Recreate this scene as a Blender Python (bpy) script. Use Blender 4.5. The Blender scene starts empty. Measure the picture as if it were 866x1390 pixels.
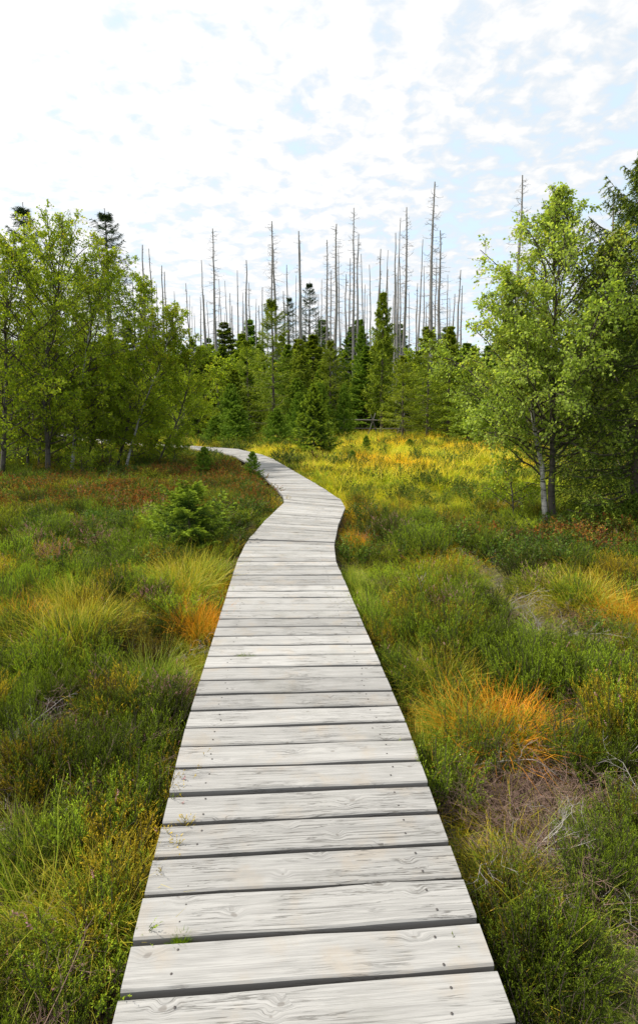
import bpy, math, numpy as np
from mathutils import Vector
R = math.radians
PI = math.pi
scn = bpy.context.scene

# ------------------------------------------------------------------ camera
CAM_H, F, CX, CY, PITCH = 1.65, 745.0, 433.0, 650.0, R(7.3)
cd = bpy.data.cameras.new('camera')
cd.sensor_fit = 'VERTICAL'; cd.sensor_height = 36.0
cd.lens = F / 1390.0 * 36.0
cd.shift_y = -45.0 / 1390.0
cd.clip_start = 0.05; cd.clip_end = 3000
cam = bpy.data.objects.new('camera', cd); scn.collection.objects.link(cam)
cam.location = (0, 0, CAM_H); cam.rotation_euler = (R(90) - PITCH, 0, 0)
scn.camera = cam

# ------------------------------------------------------------------ sun, sky, exposure
SUN_EL, SUN_AZ = R(52), R(-80)          # azimuth measured from +Y towards +X
sun_dir = Vector((math.sin(SUN_AZ)*math.cos(SUN_EL), math.cos(SUN_AZ)*math.cos(SUN_EL), math.sin(SUN_EL)))
sl = bpy.data.lights.new('sun', 'SUN'); sl.energy = 3.5; sl.angle = R(2); sl.color = (1.0, 0.95, 0.86)
so = bpy.data.objects.new('sun', sl); scn.collection.objects.link(so)
so.rotation_euler = (-sun_dir).to_track_quat('-Z', 'Y').to_euler()
so.location = (-20, 10, 30)

scn.view_settings.view_transform = 'Standard'; scn.view_settings.look = 'None'
scn.view_settings.gamma = 1.0; scn.view_settings.exposure = 0.80
scn.cycles.max_bounces = 6; scn.cycles.diffuse_bounces = 3; scn.cycles.transmission_bounces = 3
scn.cycles.transparent_max_bounces = 4; scn.cycles.use_denoising = True
scn.cycles.sample_clamp_indirect = 6

class NT:
    def __init__(s, tree): s.t = tree; s.n = tree.nodes; s.l = tree.links
    def __call__(s, typ, ins=None, **kw):
        nd = s.n.new(typ)
        for k, v in kw.items(): setattr(nd, k, v)
        for k, v in (ins or {}).items(): s.put(nd, k, v)
        return nd
    def put(s, nd, k, v):
        sock = nd.inputs[k]
        if isinstance(v, bpy.types.NodeSocket): s.l.new(v, sock)
        elif isinstance(v, bpy.types.Node): s.l.new(v.outputs[0], sock)
        else: sock.default_value = v
    def math(s, op, a, b=0.0, c=0.0, clamp=False):
        nd = s.n.new('ShaderNodeMath'); nd.operation = op; nd.use_clamp = clamp
        s.put(nd, 0, a); s.put(nd, 1, b); s.put(nd, 2, c); return nd.outputs[0]
    def mix(s, f, a, b, blend='MIX'):
        nd = s.n.new('ShaderNodeMix'); nd.data_type = 'RGBA'; nd.blend_type = blend
        s.put(nd, 0, f); s.put(nd, 6, a); s.put(nd, 7, b); return nd.outputs[2]
    def ramp(s, f, stops, interp='LINEAR'):
        nd = s.n.new('ShaderNodeValToRGB'); nd.color_ramp.interpolation = interp
        e = nd.color_ramp.elements
        while len(e) < len(stops): e.new(0.5)
        for i, (p, c) in enumerate(stops):
            e[i].position = p
            e[i].color = (c, c, c, 1) if isinstance(c, (int, float)) else (*c, 1)
        s.put(nd, 0, f); return nd.outputs[0]
    def maprange(s, v, a, b, c=0.0, d=1.0, smooth=True):
        nd = s.n.new('ShaderNodeMapRange'); nd.interpolation_type = 'SMOOTHSTEP' if smooth else 'LINEAR'
        for i, x in enumerate((v, a, b, c, d)): s.put(nd, i, x)
        return nd.outputs[0]
    def noise(s, vec, scale, detail=4, rough=0.55, dist=0.0):
        nd = s('ShaderNodeTexNoise', {'Scale': scale, 'Detail': detail, 'Roughness': rough, 'Distortion': dist})
        if vec is not None: s.put(nd, 'Vector', vec)
        return nd.outputs[0]
def C4(c): return (*c, 1.0)

def build_world():
    w = bpy.data.worlds.new('World'); scn.world = w; w.use_nodes = True
    t = NT(w.node_tree); t.n.clear()
    sky = t('ShaderNodeTexSky', sky_type='NISHITA', sun_disc=False, sun_elevation=SUN_EL, sun_rotation=SUN_AZ,
            altitude=700, air_density=1.0, dust_density=1.5, ozone_density=1.0)
    tc = t('ShaderNodeTexCoord').outputs['Generated']
    sep = t('ShaderNodeSeparateXYZ', {0: tc})
    z = t.math('MAXIMUM', sep.outputs[2], 0.0)
    zz = t.math('ADD', z, 0.16)
    u = t.math('DIVIDE', sep.outputs[0], zz); v = t.math('DIVIDE', sep.outputs[1], zz)
    pl = t('ShaderNodeCombineXYZ', {0: u, 1: v, 2: 0.0}).outputs[0]
    # broad cover, then the small cells of a high, thin cloud sheet
    big = t.noise(pl, 0.9, 5, 0.55, 0.3)
    mid = t.noise(pl, 3.6, 5, 0.6, 0.6)
    cells = t.noise(pl, 12.0, 4, 0.55, 0.25)
    dens = t.math('ADD', t.math('MULTIPLY', big, 0.33), t.math('ADD', t.math('MULTIPLY', mid, 0.34), t.math('MULTIPLY', cells, 0.66)))
    # the sheet is thicker on the sun's side
    sd = t('ShaderNodeVectorMath', {0: tc, 1: tuple(sun_dir)}, operation='DOT_PRODUCT').outputs['Value']
    dens = t.math('ADD', dens, t.math('MULTIPLY', sd, 0.22))
    cover = t.maprange(dens, 0.55, 0.78)
    thin = t.maprange(dens, 0.62, 0.84)
    glow = t.math('POWER', t.math('MAXIMUM', sd, 0.0), 3.0)
    bright = t.math('ADD', 6.9, t.math('MULTIPLY', glow, 3.2))
    bright = t.math('MULTIPLY', bright, t.math('ADD', 0.84, t.math('MULTIPLY', thin, 0.24)))
    cc = t('ShaderNodeVectorMath', {0: (0.985, 0.995, 1.01), 'Scale': bright}, operation='SCALE').outputs[0]
    blue = t.mix(0.72, t('ShaderNodeVectorMath', {0: sky.outputs[0], 'Scale': 1.9}, operation='SCALE').outputs[0], (5.9, 7.5, 8.6, 1))
    col = t.mix(t.math('ADD', 0.18, t.math('MULTIPLY', cover, 0.82)), blue, cc)
    bg = t('ShaderNodeBackground', {'Color': col, 'Strength': 0.082})
    t('ShaderNodeOutputWorld', {0: bg.outputs[0]})
build_world()

# ------------------------------------------------------------------ helpers
def ray(px, py):
    x, y = (px - CX) / F, (CY - py) / F
    c, s = math.cos(PITCH), math.sin(PITCH)
    return Vector((x, c + y * s, -s + y * c))
def at(px, py, z=0.0):
    d = ray(px, py); k = (z - CAM_H) / d.z
    return Vector((d.x * k, d.y * k, z))
def at_depth(px, py, Y):
    d = ray(px, py); k = Y / d.y
    return Vector((d.x * k, Y, CAM_H + d.z * k))
def depth_of(py, z): return at(CX, py, z).y

def link(o): scn.collection.objects.link(o); return o
def tag(o, label=None, cat=None, group=None, kind=None):
    if label: o['label'] = label
    if cat: o['category'] = cat
    if group: o['group'] = group
    if kind: o['kind'] = kind
    return o
def empty(name, loc, rz=0.0, scale=(1, 1, 1)):
    o = bpy.data.objects.new(name, None); link(o); o.location = loc; o.rotation_euler = (0, 0, rz); o.scale = scale
    o.empty_display_size = 0.2
    return o
def obj(name, me, parent=None, kind=None, link_it=True):
    o = bpy.data.objects.new(name, me)
    if link_it: link(o)
    if parent is not None: o.parent = parent
    if kind: o['kind'] = kind
    return o
def copy_tree(o, parent=None):
    c = o.copy(); link(c); c.parent = parent
    for ch in list(o.children): copy_tree(ch, c)
    return c

class MB:
    """collects vertex and face arrays and builds one mesh"""
    def __init__(s): s.v = []; s.f = []; s.a = []; s.b = []; s.n = 0
    def add(s, V, Fc, t=0.0, rnd=0.0, mat=0):
        V = np.asarray(V, float).reshape(-1, 3); n = len(V)
        s.v.append(V); s.f.append((np.asarray(Fc, int) + s.n, mat))
        s.a.append(np.broadcast_to(np.asarray(t, float).ravel() if np.ndim(t) else t, (n,)))
        s.b.append(np.broadcast_to(np.asarray(rnd, float).ravel() if np.ndim(rnd) else rnd, (n,)))
        s.n += n
    def mesh(s, name, mats, smooth=True):
        V = np.concatenate(s.v)
        me = bpy.data.meshes.new(name)
        me.vertices.add(len(V)); me.vertices.foreach_set('co', V.astype(np.float32).ravel())
        loops = np.concatenate([f.ravel() for f, m in s.f])
        sizes = np.concatenate([np.full(len(f), f.shape[1]) for f, m in s.f])
        mi = np.concatenate([np.full(len(f), m) for f, m in s.f])
        starts = np.concatenate([[0], np.cumsum(sizes)[:-1]])
        me.loops.add(len(loops)); me.loops.foreach_set('vertex_index', loops.astype(np.int32))
        me.polygons.add(len(sizes)); me.polygons.foreach_set('loop_start', starts.astype(np.int32))
        me.polygons.foreach_set('loop_total', sizes.astype(np.int32))
        me.polygons.foreach_set('material_index', mi.astype(np.int32))
        me.polygons.foreach_set('use_smooth', np.full(len(sizes), smooth))
        for nm, arr in (('t', s.a), ('rnd', s.b)):
            at_ = me.attributes.new(nm, 'FLOAT', 'POINT'); at_.data.foreach_set('value', np.concatenate(arr).astype(np.float32))
        for m in (mats if isinstance(mats, (list, tuple)) else [mats]): me.materials.append(m)
        me.update(calc_edges=True)
        return me

def nrm(a):
    return a / np.maximum(np.linalg.norm(a, axis=-1, keepdims=True), 1e-9)
def frames(T):
    ref = np.where(np.abs(T[..., 2:3]) > 0.9, np.array([1.0, 0, 0]), np.array([0, 0, 1.0]))
    A = nrm(np.cross(T, ref)); B = np.cross(T, A)
    return A, B
def tubes(mb, P, Rr, sides=4, rnd=0.0, mat=0):
    """P (N,K,3) curves, Rr (N,K) radii"""
    P = np.asarray(P, float); N, K, _ = P.shape
    T = nrm(np.gradient(P, axis=1))
    A, B = frames(nrm(P[:, -1:] - P[:, :1]).repeat(K, 1))
    an = np.arange(sides) * 2 * PI / sides
    V = P[:, :, None] + (A[:, :, None] * np.cos(an)[None, None, :, None] + B[:, :, None] * np.sin(an)[None, None, :, None]) * np.asarray(Rr)[:, :, None, None]
    i = np.arange(N)[:, None, None] * K * sides; k = np.arange(K - 1)[None, :, None] * sides; s_ = np.arange(sides)[None, None]
    s2 = (s_ + 1) % sides
    Fc = np.stack([i + k + s_, i + k + s2, i + k + sides + s2, i + k + sides + s_], -1).reshape(-1, 4)
    t = np.broadcast_to((np.arange(K) / (K - 1))[None, :, None], (N, K, sides))
    r = np.broadcast_to(np.asarray(rnd, float).reshape(-1, 1, 1) if np.ndim(rnd) else rnd, (N, K, sides))
    mb.add(V, Fc, t, r, mat)
def interp_curve(P, s):
    """P (N,K,3), s (N,M) in 0..1 -> points and tangents (N,M,3)"""
    N, K, _ = P.shape
    x = np.clip(s, 0, 0.9999) * (K - 1); i = x.astype(int); f = (x - i)[..., None]
    n = np.arange(N)[:, None]
    a, b = P[n, i], P[n, i + 1]
    return a * (1 - f) + b * f, nrm(b - a)
def grow(rng, P, M, s0, s1, length, ang, up, bend, K=5, wig=0.06, lpow=0.0):
    """child curves off the parent curves"""
    N = len(P)
    s = s0 + (s1 - s0) * (np.arange(M)[None] + rng.random((N, M))) / M
    B, T = interp_curve(P, s)
    perp = rng.normal(size=(N, M, 3)); perp -= (perp * T).sum(-1, keepdims=True) * T; perp = nrm(perp)
    a = ang * (0.75 + 0.5 * rng.random((N, M, 1)))
    D = nrm(T * np.cos(a) + perp * np.sin(a) + np.array([0, 0, up]))
    L = (np.asarray(length).reshape(-1, 1) * np.ones((N, M))) * (0.65 + 0.6 * rng.random((N, M)))
    if lpow: L = L * (1.15 - s) ** lpow
    L = L[..., None]
    B, D, L = B.reshape(-1, 3), D.reshape(-1, 3), L.reshape(-1, 1)
    u = np.linspace(0, 1, K)[None, :, None]
    C = B[:, None] + D[:, None] * L[:, None] * u + np.array([0, 0, bend]) * L[:, None] * u * u
    C += np.cumsum(rng.normal(size=C.shape) * wig * (u > 0), axis=1) * L[:, None] / K
    return C, L.ravel(), s.ravel()
def leaves(mb, rng, pts, T, size, droop=0.5, rnd=None, wid=0.42, mat=0):
    """pointed oval leaf, one folded quad pair"""
    n = len(pts)
    a = nrm(rng.normal(size=(n, 3)) * 0.8 + T * 0.5 + np.array([0, 0, -droop]))
    b = nrm(np.cross(a, rng.normal(size=(n, 3))))
    L = size * (0.65 + 0.7 * rng.random((n, 1)))
    V = np.stack([pts, pts + a * L * 0.45 + b * L * wid, pts + a * L, pts + a * L * 0.45 - b * L * wid], 1)
    Fc = np.arange(4 * n).reshape(n, 4)
    rr = rng.random(n) if rnd is None else rnd
    mb.add(V, Fc, np.tile([0, .5, 1, .5], n), np.repeat(rr, 4), mat)
def needles(mb, rng, P, n, ln, w, ang=0.9, rnd=None, tval=None, mat=0):
    """n thin needle triangles on each curve of P"""
    N = len(P)
    s = (np.arange(n)[None] + rng.random((N, n))) / n
    B, T = interp_curve(P, s)
    perp = rng.normal(size=(N, n, 3)); perp -= (perp * T).sum(-1, keepdims=True) * T; perp = nrm(perp)
    a = ang * (0.7 + 0.5 * rng.random((N, n, 1)))
    D = T * np.cos(a) + perp * np.sin(a)
    W = nrm(np.cross(D, rng.normal(size=(N, n, 3)))) * w * 0.5
    l = ln * (0.7 + 0.6 * rng.random((N, n, 1)))
    V = np.stack([B - W, B + W, B + D * l], 2).reshape(-1, 3)
    Fc = np.arange(len(V)).reshape(-1, 3)
    rr = rng.random(N) if rnd is None else rnd
    tt = s if tval is None else 0.5 * s + 0.5 * tval[:, None]
    mb.add(V, Fc, np.repeat(tt.ravel(), 3), np.repeat(np.repeat(rr, n), 3), mat)
def blades(mb, rng, B, D, L, w, bend, K=5, rnd=None, mat=0):
    """arching grass blades: B base (N,3), D direction (N,3)"""
    N = len(B); u = np.linspace(0, 1, K)[None, :, None]
    L = L.reshape(-1, 1, 1)
    hz = D.copy(); hz[:, 2] = 0; hz = nrm(hz + 1e-5)
    C = B[:, None] + D[:, None] * L * u + (hz[:, None] * 0.55 * bend.reshape(-1, 1, 1) + np.array([0, 0, -1.0]) * bend.reshape(-1, 1, 1)) * L * u ** 2.2
    C += np.cumsum(rng.normal(size=C.shape) * 0.03 * (u > 0), axis=1) * L
    S = nrm(np.cross(D, rng.normal(size=(N, 3))))[:, None] * (w * 0.5) * (1 - u ** 1.6 * 0.92)
    V = np.stack([C - S, C + S], 2).reshape(-1, 3)
    i = np.arange(N)[:, None] * K * 2; k = np.arange(K - 1)[None] * 2
    Fc = np.stack([i + k, i + k + 1, i + k + 3, i + k + 2], -1).reshape(-1, 4)
    t = np.broadcast_to(u[..., 0][..., None], (N, K, 2)).ravel()
    rr = rng.random(N) if rnd is None else rnd
    mb.add(V, Fc, t, np.repeat(rr, K * 2), mat)

def vnoise(x, y, seed=0):
    xi, yi = np.floor(x).astype(int), np.floor(y).astype(int); fx, fy = x - xi, y - yi
    fx = fx * fx * (3 - 2 * fx); fy = fy * fy * (3 - 2 * fy)
    def h(a, b):
        n = (a * 374761393 + b * 668265263 + seed * 982451653) & 0x7fffffff
        n = ((n ^ (n >> 13)) * 1274126177) & 0x7fffffff
        return ((n ^ (n >> 16)) & 0xffff) / 65535.0
    return (h(xi, yi) * (1 - fx) + h(xi + 1, yi) * fx) * (1 - fy) + (h(xi, yi + 1) * (1 - fx) + h(xi + 1, yi + 1) * fx) * fy
def fbm(x, y, seed=0, o=4):
    r = 0; a = 0.5
    for k in range(o): r = r + a * vnoise(x * 2 ** k + 17.3 * k, y * 2 ** k - 9.1 * k, seed + k); a *= 0.5
    return r / (1 - 0.5 ** o)

# ------------------------------------------------------------------ materials
def new_mat(name):
    m = bpy.data.materials.new(name); m.use_nodes = True; t = NT(m.node_tree); t.n.clear(); return m, t
def leaf_mat(name, stops, tip=None, trans=0.35, rough=0.55, inst=False, objrand=0.0, shade_t=None, spec=0.06):
    """stops: colours over the random value of each leaf; tip: (colour, start, end) along the blade"""
    m, t = new_mat(name)
    r = t('ShaderNodeAttribute', attribute_name='rnd').outputs['Fac']
    ta = t('ShaderNodeAttribute', attribute_name='t').outputs['Fac']
    col = t.ramp(r, stops)
    if tip: col = t.mix(t.maprange(ta, tip[1], tip[2]), col, C4(tip[0]))
    if inst:
        ti = t('ShaderNodeAttribute', attribute_name='tint', attribute_type='INSTANCER').outputs['Color']
        col = t.mix(1.0, col, ti, 'MULTIPLY')
    if objrand:
        oi = t('ShaderNodeObjectInfo').outputs['Random']
        hs = t('ShaderNodeHueSaturation', {'Hue': t.math('ADD', 0.5 - 0.035 * objrand, t.math('MULTIPLY', oi, 0.06 * objrand)),
                'Saturation': 1.0, 'Value': t.math('ADD', 1 - 0.35 * objrand, t.math('MULTIPLY', t.math('FRACT', t.math('MULTIPLY', oi, 7.3)), 0.75 * objrand)), 'Color': col})
        col = hs.outputs[0]
    p = t('ShaderNodeBsdfPrincipled', {'Base Color': col, 'Roughness': rough, 'Specular IOR Level': spec})
    tcol = t.mix(1.0, col, (1.25, 1.2, 0.5, 1), 'MULTIPLY')
    tr = t('ShaderNodeBsdfTranslucent', {'Color': tcol})
    mx = t('ShaderNodeMixShader', {0: trans, 1: p.outputs[0], 2: tr.outputs[0]})
    t('ShaderNodeOutputMaterial', {0: mx.outputs[0]})
    return m
def bark_mat(name, c0, c1, scale=12, stretch=(1, 1, 0.25), bands=None):
    m, t = new_mat(name)
    tc = t('ShaderNodeTexCoord').outputs['Object']
    mp = t('ShaderNodeMapping', {0: tc, 3: stretch}).outputs[0]
    n = t.noise(mp, scale, 6, 0.65, 0.3)
    col = t.ramp(n, [(0.3, c0), (0.7, c1)])
    if bands:
        mb_ = t('ShaderNodeMapping', {0: tc, 3: (3, 3, 22)}).outputs[0]
        b = t.maprange(t.noise(mb_, 1.3, 4, 0.7, 0.5), 0.54, 0.62)
        col = t.mix(b, col, C4(bands))
    bp = t('ShaderNodeBump', {'Strength': 0.6, 'Distance': 0.01, 'Height': n})
    p = t('ShaderNodeBsdfPrincipled', {'Base Color': col, 'Roughness': 0.85, 'Normal': bp.outputs[0]})
    t('ShaderNodeOutputMaterial', {0: p.outputs[0]})
    return m
def wood_mat(name, base=(0.36, 0.35, 0.333), dark=(0.21, 0.20, 0.19)):
    m, t = new_mat(name)
    tc = t('ShaderNodeTexCoord').outputs['Object']
    oi = t('ShaderNodeObjectInfo').outputs['Random']
    off = t('ShaderNodeCombineXYZ', {0: t.math('MULTIPLY', oi, 37.0), 1: t.math('MULTIPLY', oi, 91.0), 2: t.math('MULTIPLY', oi, 13.0)}).outputs[0]
    P = t('ShaderNodeVectorMath', {0: tc, 1: off}, operation='ADD').outputs[0]
    # knots: places where the grain bends round a dark eye
    kv = t('ShaderNodeMapping', {0: t.mix(0.06, P, t('ShaderNodeTexNoise', {'Vector': P, 'Scale': 9.0}).outputs[1]), 3: (6.5, 11, 1)}).outputs[0]
    vor = t('ShaderNodeTexVoronoi', {'Vector': kv, 'Scale': 1.0, 'Randomness': 1.0}, voronoi_dimensions='2D')
    kd = vor.outputs['Distance']
    vr = t('ShaderNodeSeparateColor', {0: vor.outputs['Color']})
    kr = t.math('MULTIPLY', t.maprange(vr.outputs[0], 0.55, 1.0), 0.085)
    knot = t.maprange(t.math('SUBTRACT', kd, kr), -0.03, 0.01, 1.0, 0.0)
    has = t.math('GREATER_THAN', vr.outputs[0], 0.66)
    knot = t.math('MULTIPLY', knot, has)
    halo = t.math('MULTIPLY', t.maprange(kd, 0.05, 0.34, 1.0, 0.0), has)
    bendv = t('ShaderNodeCombineXYZ', {1: t.math('MULTIPLY', halo, 0.016)}).outputs[0]
    G = t('ShaderNodeVectorMath', {0: P, 1: bendv}, operation='ADD').outputs[0]
    fine = t.noise(t('ShaderNodeMapping', {0: G, 3: (6, 260, 60)}).outputs[0], 1.0, 5, 0.65, 0.4)
    grain = t.noise(t('ShaderNodeMapping', {0: G, 3: (2.2, 60, 20)}).outputs[0], 1.0, 5, 0.6, 1.2)
    crack = t.noise(t('ShaderNodeMapping', {0: G, 3: (1.6, 46, 12)}).outputs[0], 1.0, 5, 0.6, 0.7)
    crack = t.maprange(t.math('ABSOLUTE', t.math('SUBTRACT', crack, 0.5)), 0.0, 0.017, 1.0, 0.0)
    gate = t.maprange(t.noise(P, 3.0, 2), 0.44, 0.58)
    crack = t.math('MULTIPLY', crack, gate)
    blotch = t.noise(P, 5.0, 5, 0.6)
    col = t.mix(t.maprange(grain, 0.3, 0.72), C4(base), C4([b * 0.72 for b in base]))
    col = t.mix(t.math('MULTIPLY', t.maprange(fine, 0.48, 0.70), 0.62), col, C4([b * 0.5 for b in base]))
    col = t.mix(t.math('MULTIPLY', t.maprange(blotch, 0.50, 0.70), 0.50), col, C4((base[0] * 0.92, base[1] * 0.80, base[2] * 0.66)))
    col = t.mix(t.math('MULTIPLY', halo, 0.15), col, C4([b * 0.6 for b in base]))
    col = t.mix(t.math('MULTIPLY', t.math('MULTIPLY', knot, t.maprange(fine, 0.3, 0.6, 0.5, 1.0)), 0.72), col, C4((0.15, 0.135, 0.12)))
    col = t.mix(t.math('MULTIPLY', crack, 0.8), col, C4((0.13, 0.12, 0.105)))
    # shade of the sawn sides and undersides, put into the colour by facing
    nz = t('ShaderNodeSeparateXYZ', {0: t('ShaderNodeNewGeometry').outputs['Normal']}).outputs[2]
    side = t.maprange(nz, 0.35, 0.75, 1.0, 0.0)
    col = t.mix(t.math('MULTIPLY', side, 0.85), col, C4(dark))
    br = t.math('ADD', 0.78, t.math('MULTIPLY', t.math('FRACT', t.math('MULTIPLY', oi, 5.77)), 0.34))
    ends = t.maprange(t.noise(t('ShaderNodeNewGeometry').outputs['Position'], 2.2, 5, .7), .50, .72)
    col = t.mix(t.math('MULTIPLY', ends, .45), col, C4((base[0] * .62, base[1] * .62, base[2] * .58)))
    col = t.mix(1.0, col, t('ShaderNodeCombineColor', {0: br, 1: br, 2: t.math('MULTIPLY', br, 1.0)}).outputs[0], 'MULTIPLY')
    h = t.math('SUBTRACT', t.math('ADD', t.math('MULTIPLY', fine, 0.5), grain), t.math('ADD', t.math('MULTIPLY', crack, 1.5), t.math('MULTIPLY', knot, 0.3)))
    bp = t('ShaderNodeBump', {'Strength': 0.55, 'Distance': 0.0035, 'Height': h})
    p = t('ShaderNodeBsdfPrincipled', {'Base Color': col, 'Roughness': 0.8, 'Specular IOR Level': 0.3, 'Normal': bp.outputs[0]})
    t('ShaderNodeOutputMaterial', {0: p.outputs[0]})
    return m
def ground_mat():
    m, t = new_mat('peat_and_moss')
    P = t('ShaderNodeNewGeometry').outputs['Position']
    a = t.noise(P, 1.3, 6, 0.65); b = t.noise(P, 22, 5, 0.7)
    col = t.ramp(b, [(0.3, (0.018, 0.013, 0.009)), (0.5, (0.055, 0.038, 0.026)), (0.75, (0.15, 0.11, 0.08))])
    moss = t.ramp(b, [(0.3, (0.03, 0.045, 0.008)), (0.7, (0.13, 0.15, 0.025))])
    col = t.mix(t.maprange(a, 0.42, 0.58), col, moss)
    bp = t('ShaderNodeBump', {'Strength': 0.9, 'Distance': 0.03, 'Height': b})
    p = t('ShaderNodeBsdfPrincipled', {'Base Color': col, 'Roughness': 0.95, 'Normal': bp.outputs[0]})
    t('ShaderNodeOutputMaterial', {0: p.outputs[0]})
    return m
def plain_mat(name, c, rough=0.8):
    m, t = new_mat(name)
    n = t.noise(t('ShaderNodeTexCoord').outputs['Object'], 30, 4)
    col = t.mix(n, C4([x * 0.6 for x in c]), C4([min(1, x * 1.35) for x in c]))
    p = t('ShaderNodeBsdfPrincipled', {'Base Color': col, 'Roughness': rough})
    t('ShaderNodeOutputMaterial', {0: p.outputs[0]})
    return m

M = {}
M['wood'] = wood_mat('weathered_plank')
M['beam'] = wood_mat('damp_beam', (0.16, 0.145, 0.12), (0.08, 0.07, 0.06))
M['rail'] = wood_mat('grey_rail', (0.22, 0.205, 0.185), (0.15, 0.14, 0.125))
M['nail'] = plain_mat('rusty_nail', (0.05, 0.042, 0.038), .6)
M['ground'] = ground_mat()
M['birch_bark'] = bark_mat('birch_bark', (0.30, 0.28, 0.25), (0.62, 0.60, 0.56), 9, (1, 1, 0.5), (0.05, 0.045, 0.04))
M['birch_bark_dark'] = bark_mat('dark_birch_bark', (0.035, 0.03, 0.024), (0.12, 0.105, 0.088), 11, (1, 1, 0.4), (0.035, 0.03, 0.026))
M['birch_twig'] = bark_mat('birch_twig', (0.035, 0.027, 0.02), (0.10, 0.08, 0.06))
M['spruce_bark'] = bark_mat('spruce_bark', (0.05, 0.038, 0.028), (0.14, 0.11, 0.085))
M['snag_bark'] = bark_mat('dead_spruce_wood', (0.14, 0.13, 0.122), (0.30, 0.285, 0.27), 3)
M['birch_leaf'] = leaf_mat('birch_leaf', [(0.0, (0.17, 0.26, 0.035)), (0.45, (0.32, 0.43, 0.07)), (0.85, (0.48, 0.58, 0.13)), (0.98, (0.45, 0.42, 0.05))], trans=0.55)
M['birch_leaf_deep'] = leaf_mat('deep_birch_leaf', [(0.0, (0.13, 0.20, 0.014)), (0.5, (0.25, 0.35, 0.025)), (0.9, (0.42, 0.48, 0.04)), (0.98, (0.46, 0.38, 0.03))], trans=0.55)
M['spruce'] = leaf_mat('spruce_needle', [(0.0, (0.07, 0.13, 0.014)), (0.6, (0.15, 0.25, 0.022)), (1.0, (0.25, 0.36, 0.03))], tip=((0.36, 0.47, 0.04), 0.65, 1.0), trans=0.18, objrand=0.8)
M['spruce_dark'] = leaf_mat('dark_spruce_needle', [(0.0, (0.03, 0.055, 0.025)), (0.7, (0.05, 0.09, 0.035)), (1.0, (0.08, 0.12, 0.04))], tip=((0.09, 0.14, 0.04), 0.7, 1.0), trans=0.12)
M['spruce_yellow'] = leaf_mat('yellow_green_needle', [(0.0, (0.09, 0.135, 0.012)), (0.6, (0.18, 0.24, 0.018)), (1.0, (0.28, 0.34, 0.024))], tip=((0.40, 0.45, 0.035), 0.65, 1.0), trans=0.22, objrand=0.3)
M['spruce_bough'] = leaf_mat('dark_bough_needle', [(0.0, (0.035, 0.065, 0.010)), (0.6, (0.07, 0.115, 0.014)), (1.0, (0.12, 0.165, 0.018))], tip=((0.24, 0.29, 0.025), 0.6, 1.0), trans=0.12)
M['spruce_near'] = leaf_mat('sapling_needle', [(0.0, (0.022, 0.055, 0.010)), (0.6, (0.045, 0.10, 0.012)), (1.0, (0.09, 0.16, 0.018))], tip=((0.30, 0.40, 0.03), 0.35, 0.9), trans=0.15)
M['spruce_fresh'] = leaf_mat('fresh_green_needle', [(0.0, (0.06, 0.13, 0.012)), (0.6, (0.12, 0.22, 0.018)), (1.0, (0.19, 0.29, 0.025))], tip=((0.28, 0.38, 0.04), 0.6, 1.0), trans=0.2)
M['heather'] = leaf_mat('heather_leaf', [(0.0, (0.028, 0.055, 0.006)), (0.5, (0.06, 0.105, 0.008)), (1.0, (0.12, 0.17, 0.012))], tip=((0.25, 0.33, 0.02), 0.5, 1.0), trans=0.2, inst=True)
M['heather_wood'] = plain_mat('heather_stem', (0.075, 0.052, 0.04))
M['flower'] = leaf_mat('heather_flower', [(0.0, (0.30, 0.13, 0.17)), (0.6, (0.42, 0.22, 0.25)), (1.0, (0.36, 0.24, 0.16))], trans=0.3)
M['grass'] = leaf_mat('bog_grass', [(0.0, (0.15, 0.24, 0.02)), (0.5, (0.25, 0.33, 0.03)), (0.85, (0.40, 0.39, 0.06)), (1.0, (0.52, 0.45, 0.16))], tip=((0.42, 0.36, 0.08), 0.45, 1.0), trans=0.3, inst=True)
M['t_green'] = leaf_mat('green_tussock', [(0.0, (0.10, 0.21, 0.02)), (0.6, (0.20, 0.31, 0.03)), (1.0, (0.38, 0.40, 0.07))], tip=((0.40, 0.42, 0.06), 0.5, 1.0), trans=0.3)
M['t_yellow'] = leaf_mat('yellow_tussock', [(0.0, (0.09, 0.18, 0.015)), (0.5, (0.23, 0.31, 0.025)), (0.8, (0.38, 0.40, 0.05)), (1.0, (0.50, 0.44, 0.18))], tip=((0.68, 0.52, 0.05), 0.5, 1.0), trans=0.3)
M['t_orange'] = leaf_mat('orange_tussock', [(0.0, (0.12, 0.20, 0.015)), (0.4, (0.28, 0.29, 0.025)), (0.7, (0.52, 0.32, 0.03)), (1.0, (0.62, 0.40, 0.10))], tip=((0.80, 0.30, 0.02), 0.32, 0.9), trans=0.3)
M['bilberry'] = leaf_mat('bilberry_leaf', [(0.0, (0.05, 0.095, 0.012)), (0.35, (0.15, 0.15, 0.02)), (0.55, (0.30, 0.15, 0.025)), (0.8, (0.26, 0.075, 0.022)), (1.0, (0.13, 0.05, 0.025))], trans=0.3, inst=True)
M['bilberry_green'] = leaf_mat('low_shrub_leaf', [(0.0, (0.04, 0.09, 0.012)), (0.6, (0.09, 0.15, 0.018)), (0.9, (0.17, 0.2, 0.03)), (1.0, (0.32, 0.14, 0.03))], trans=0.3, inst=True)
M['twig'] = plain_mat('dead_twig', (0.17, 0.105, 0.075))
M['pale_twig'] = plain_mat('bleached_twig', (0.27, 0.245, 0.22))
M['moss'] = leaf_mat('bright_moss', [(0.0, (0.10, 0.19, 0.01)), (1.0, (0.24, 0.34, 0.02))], trans=0.3)

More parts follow.
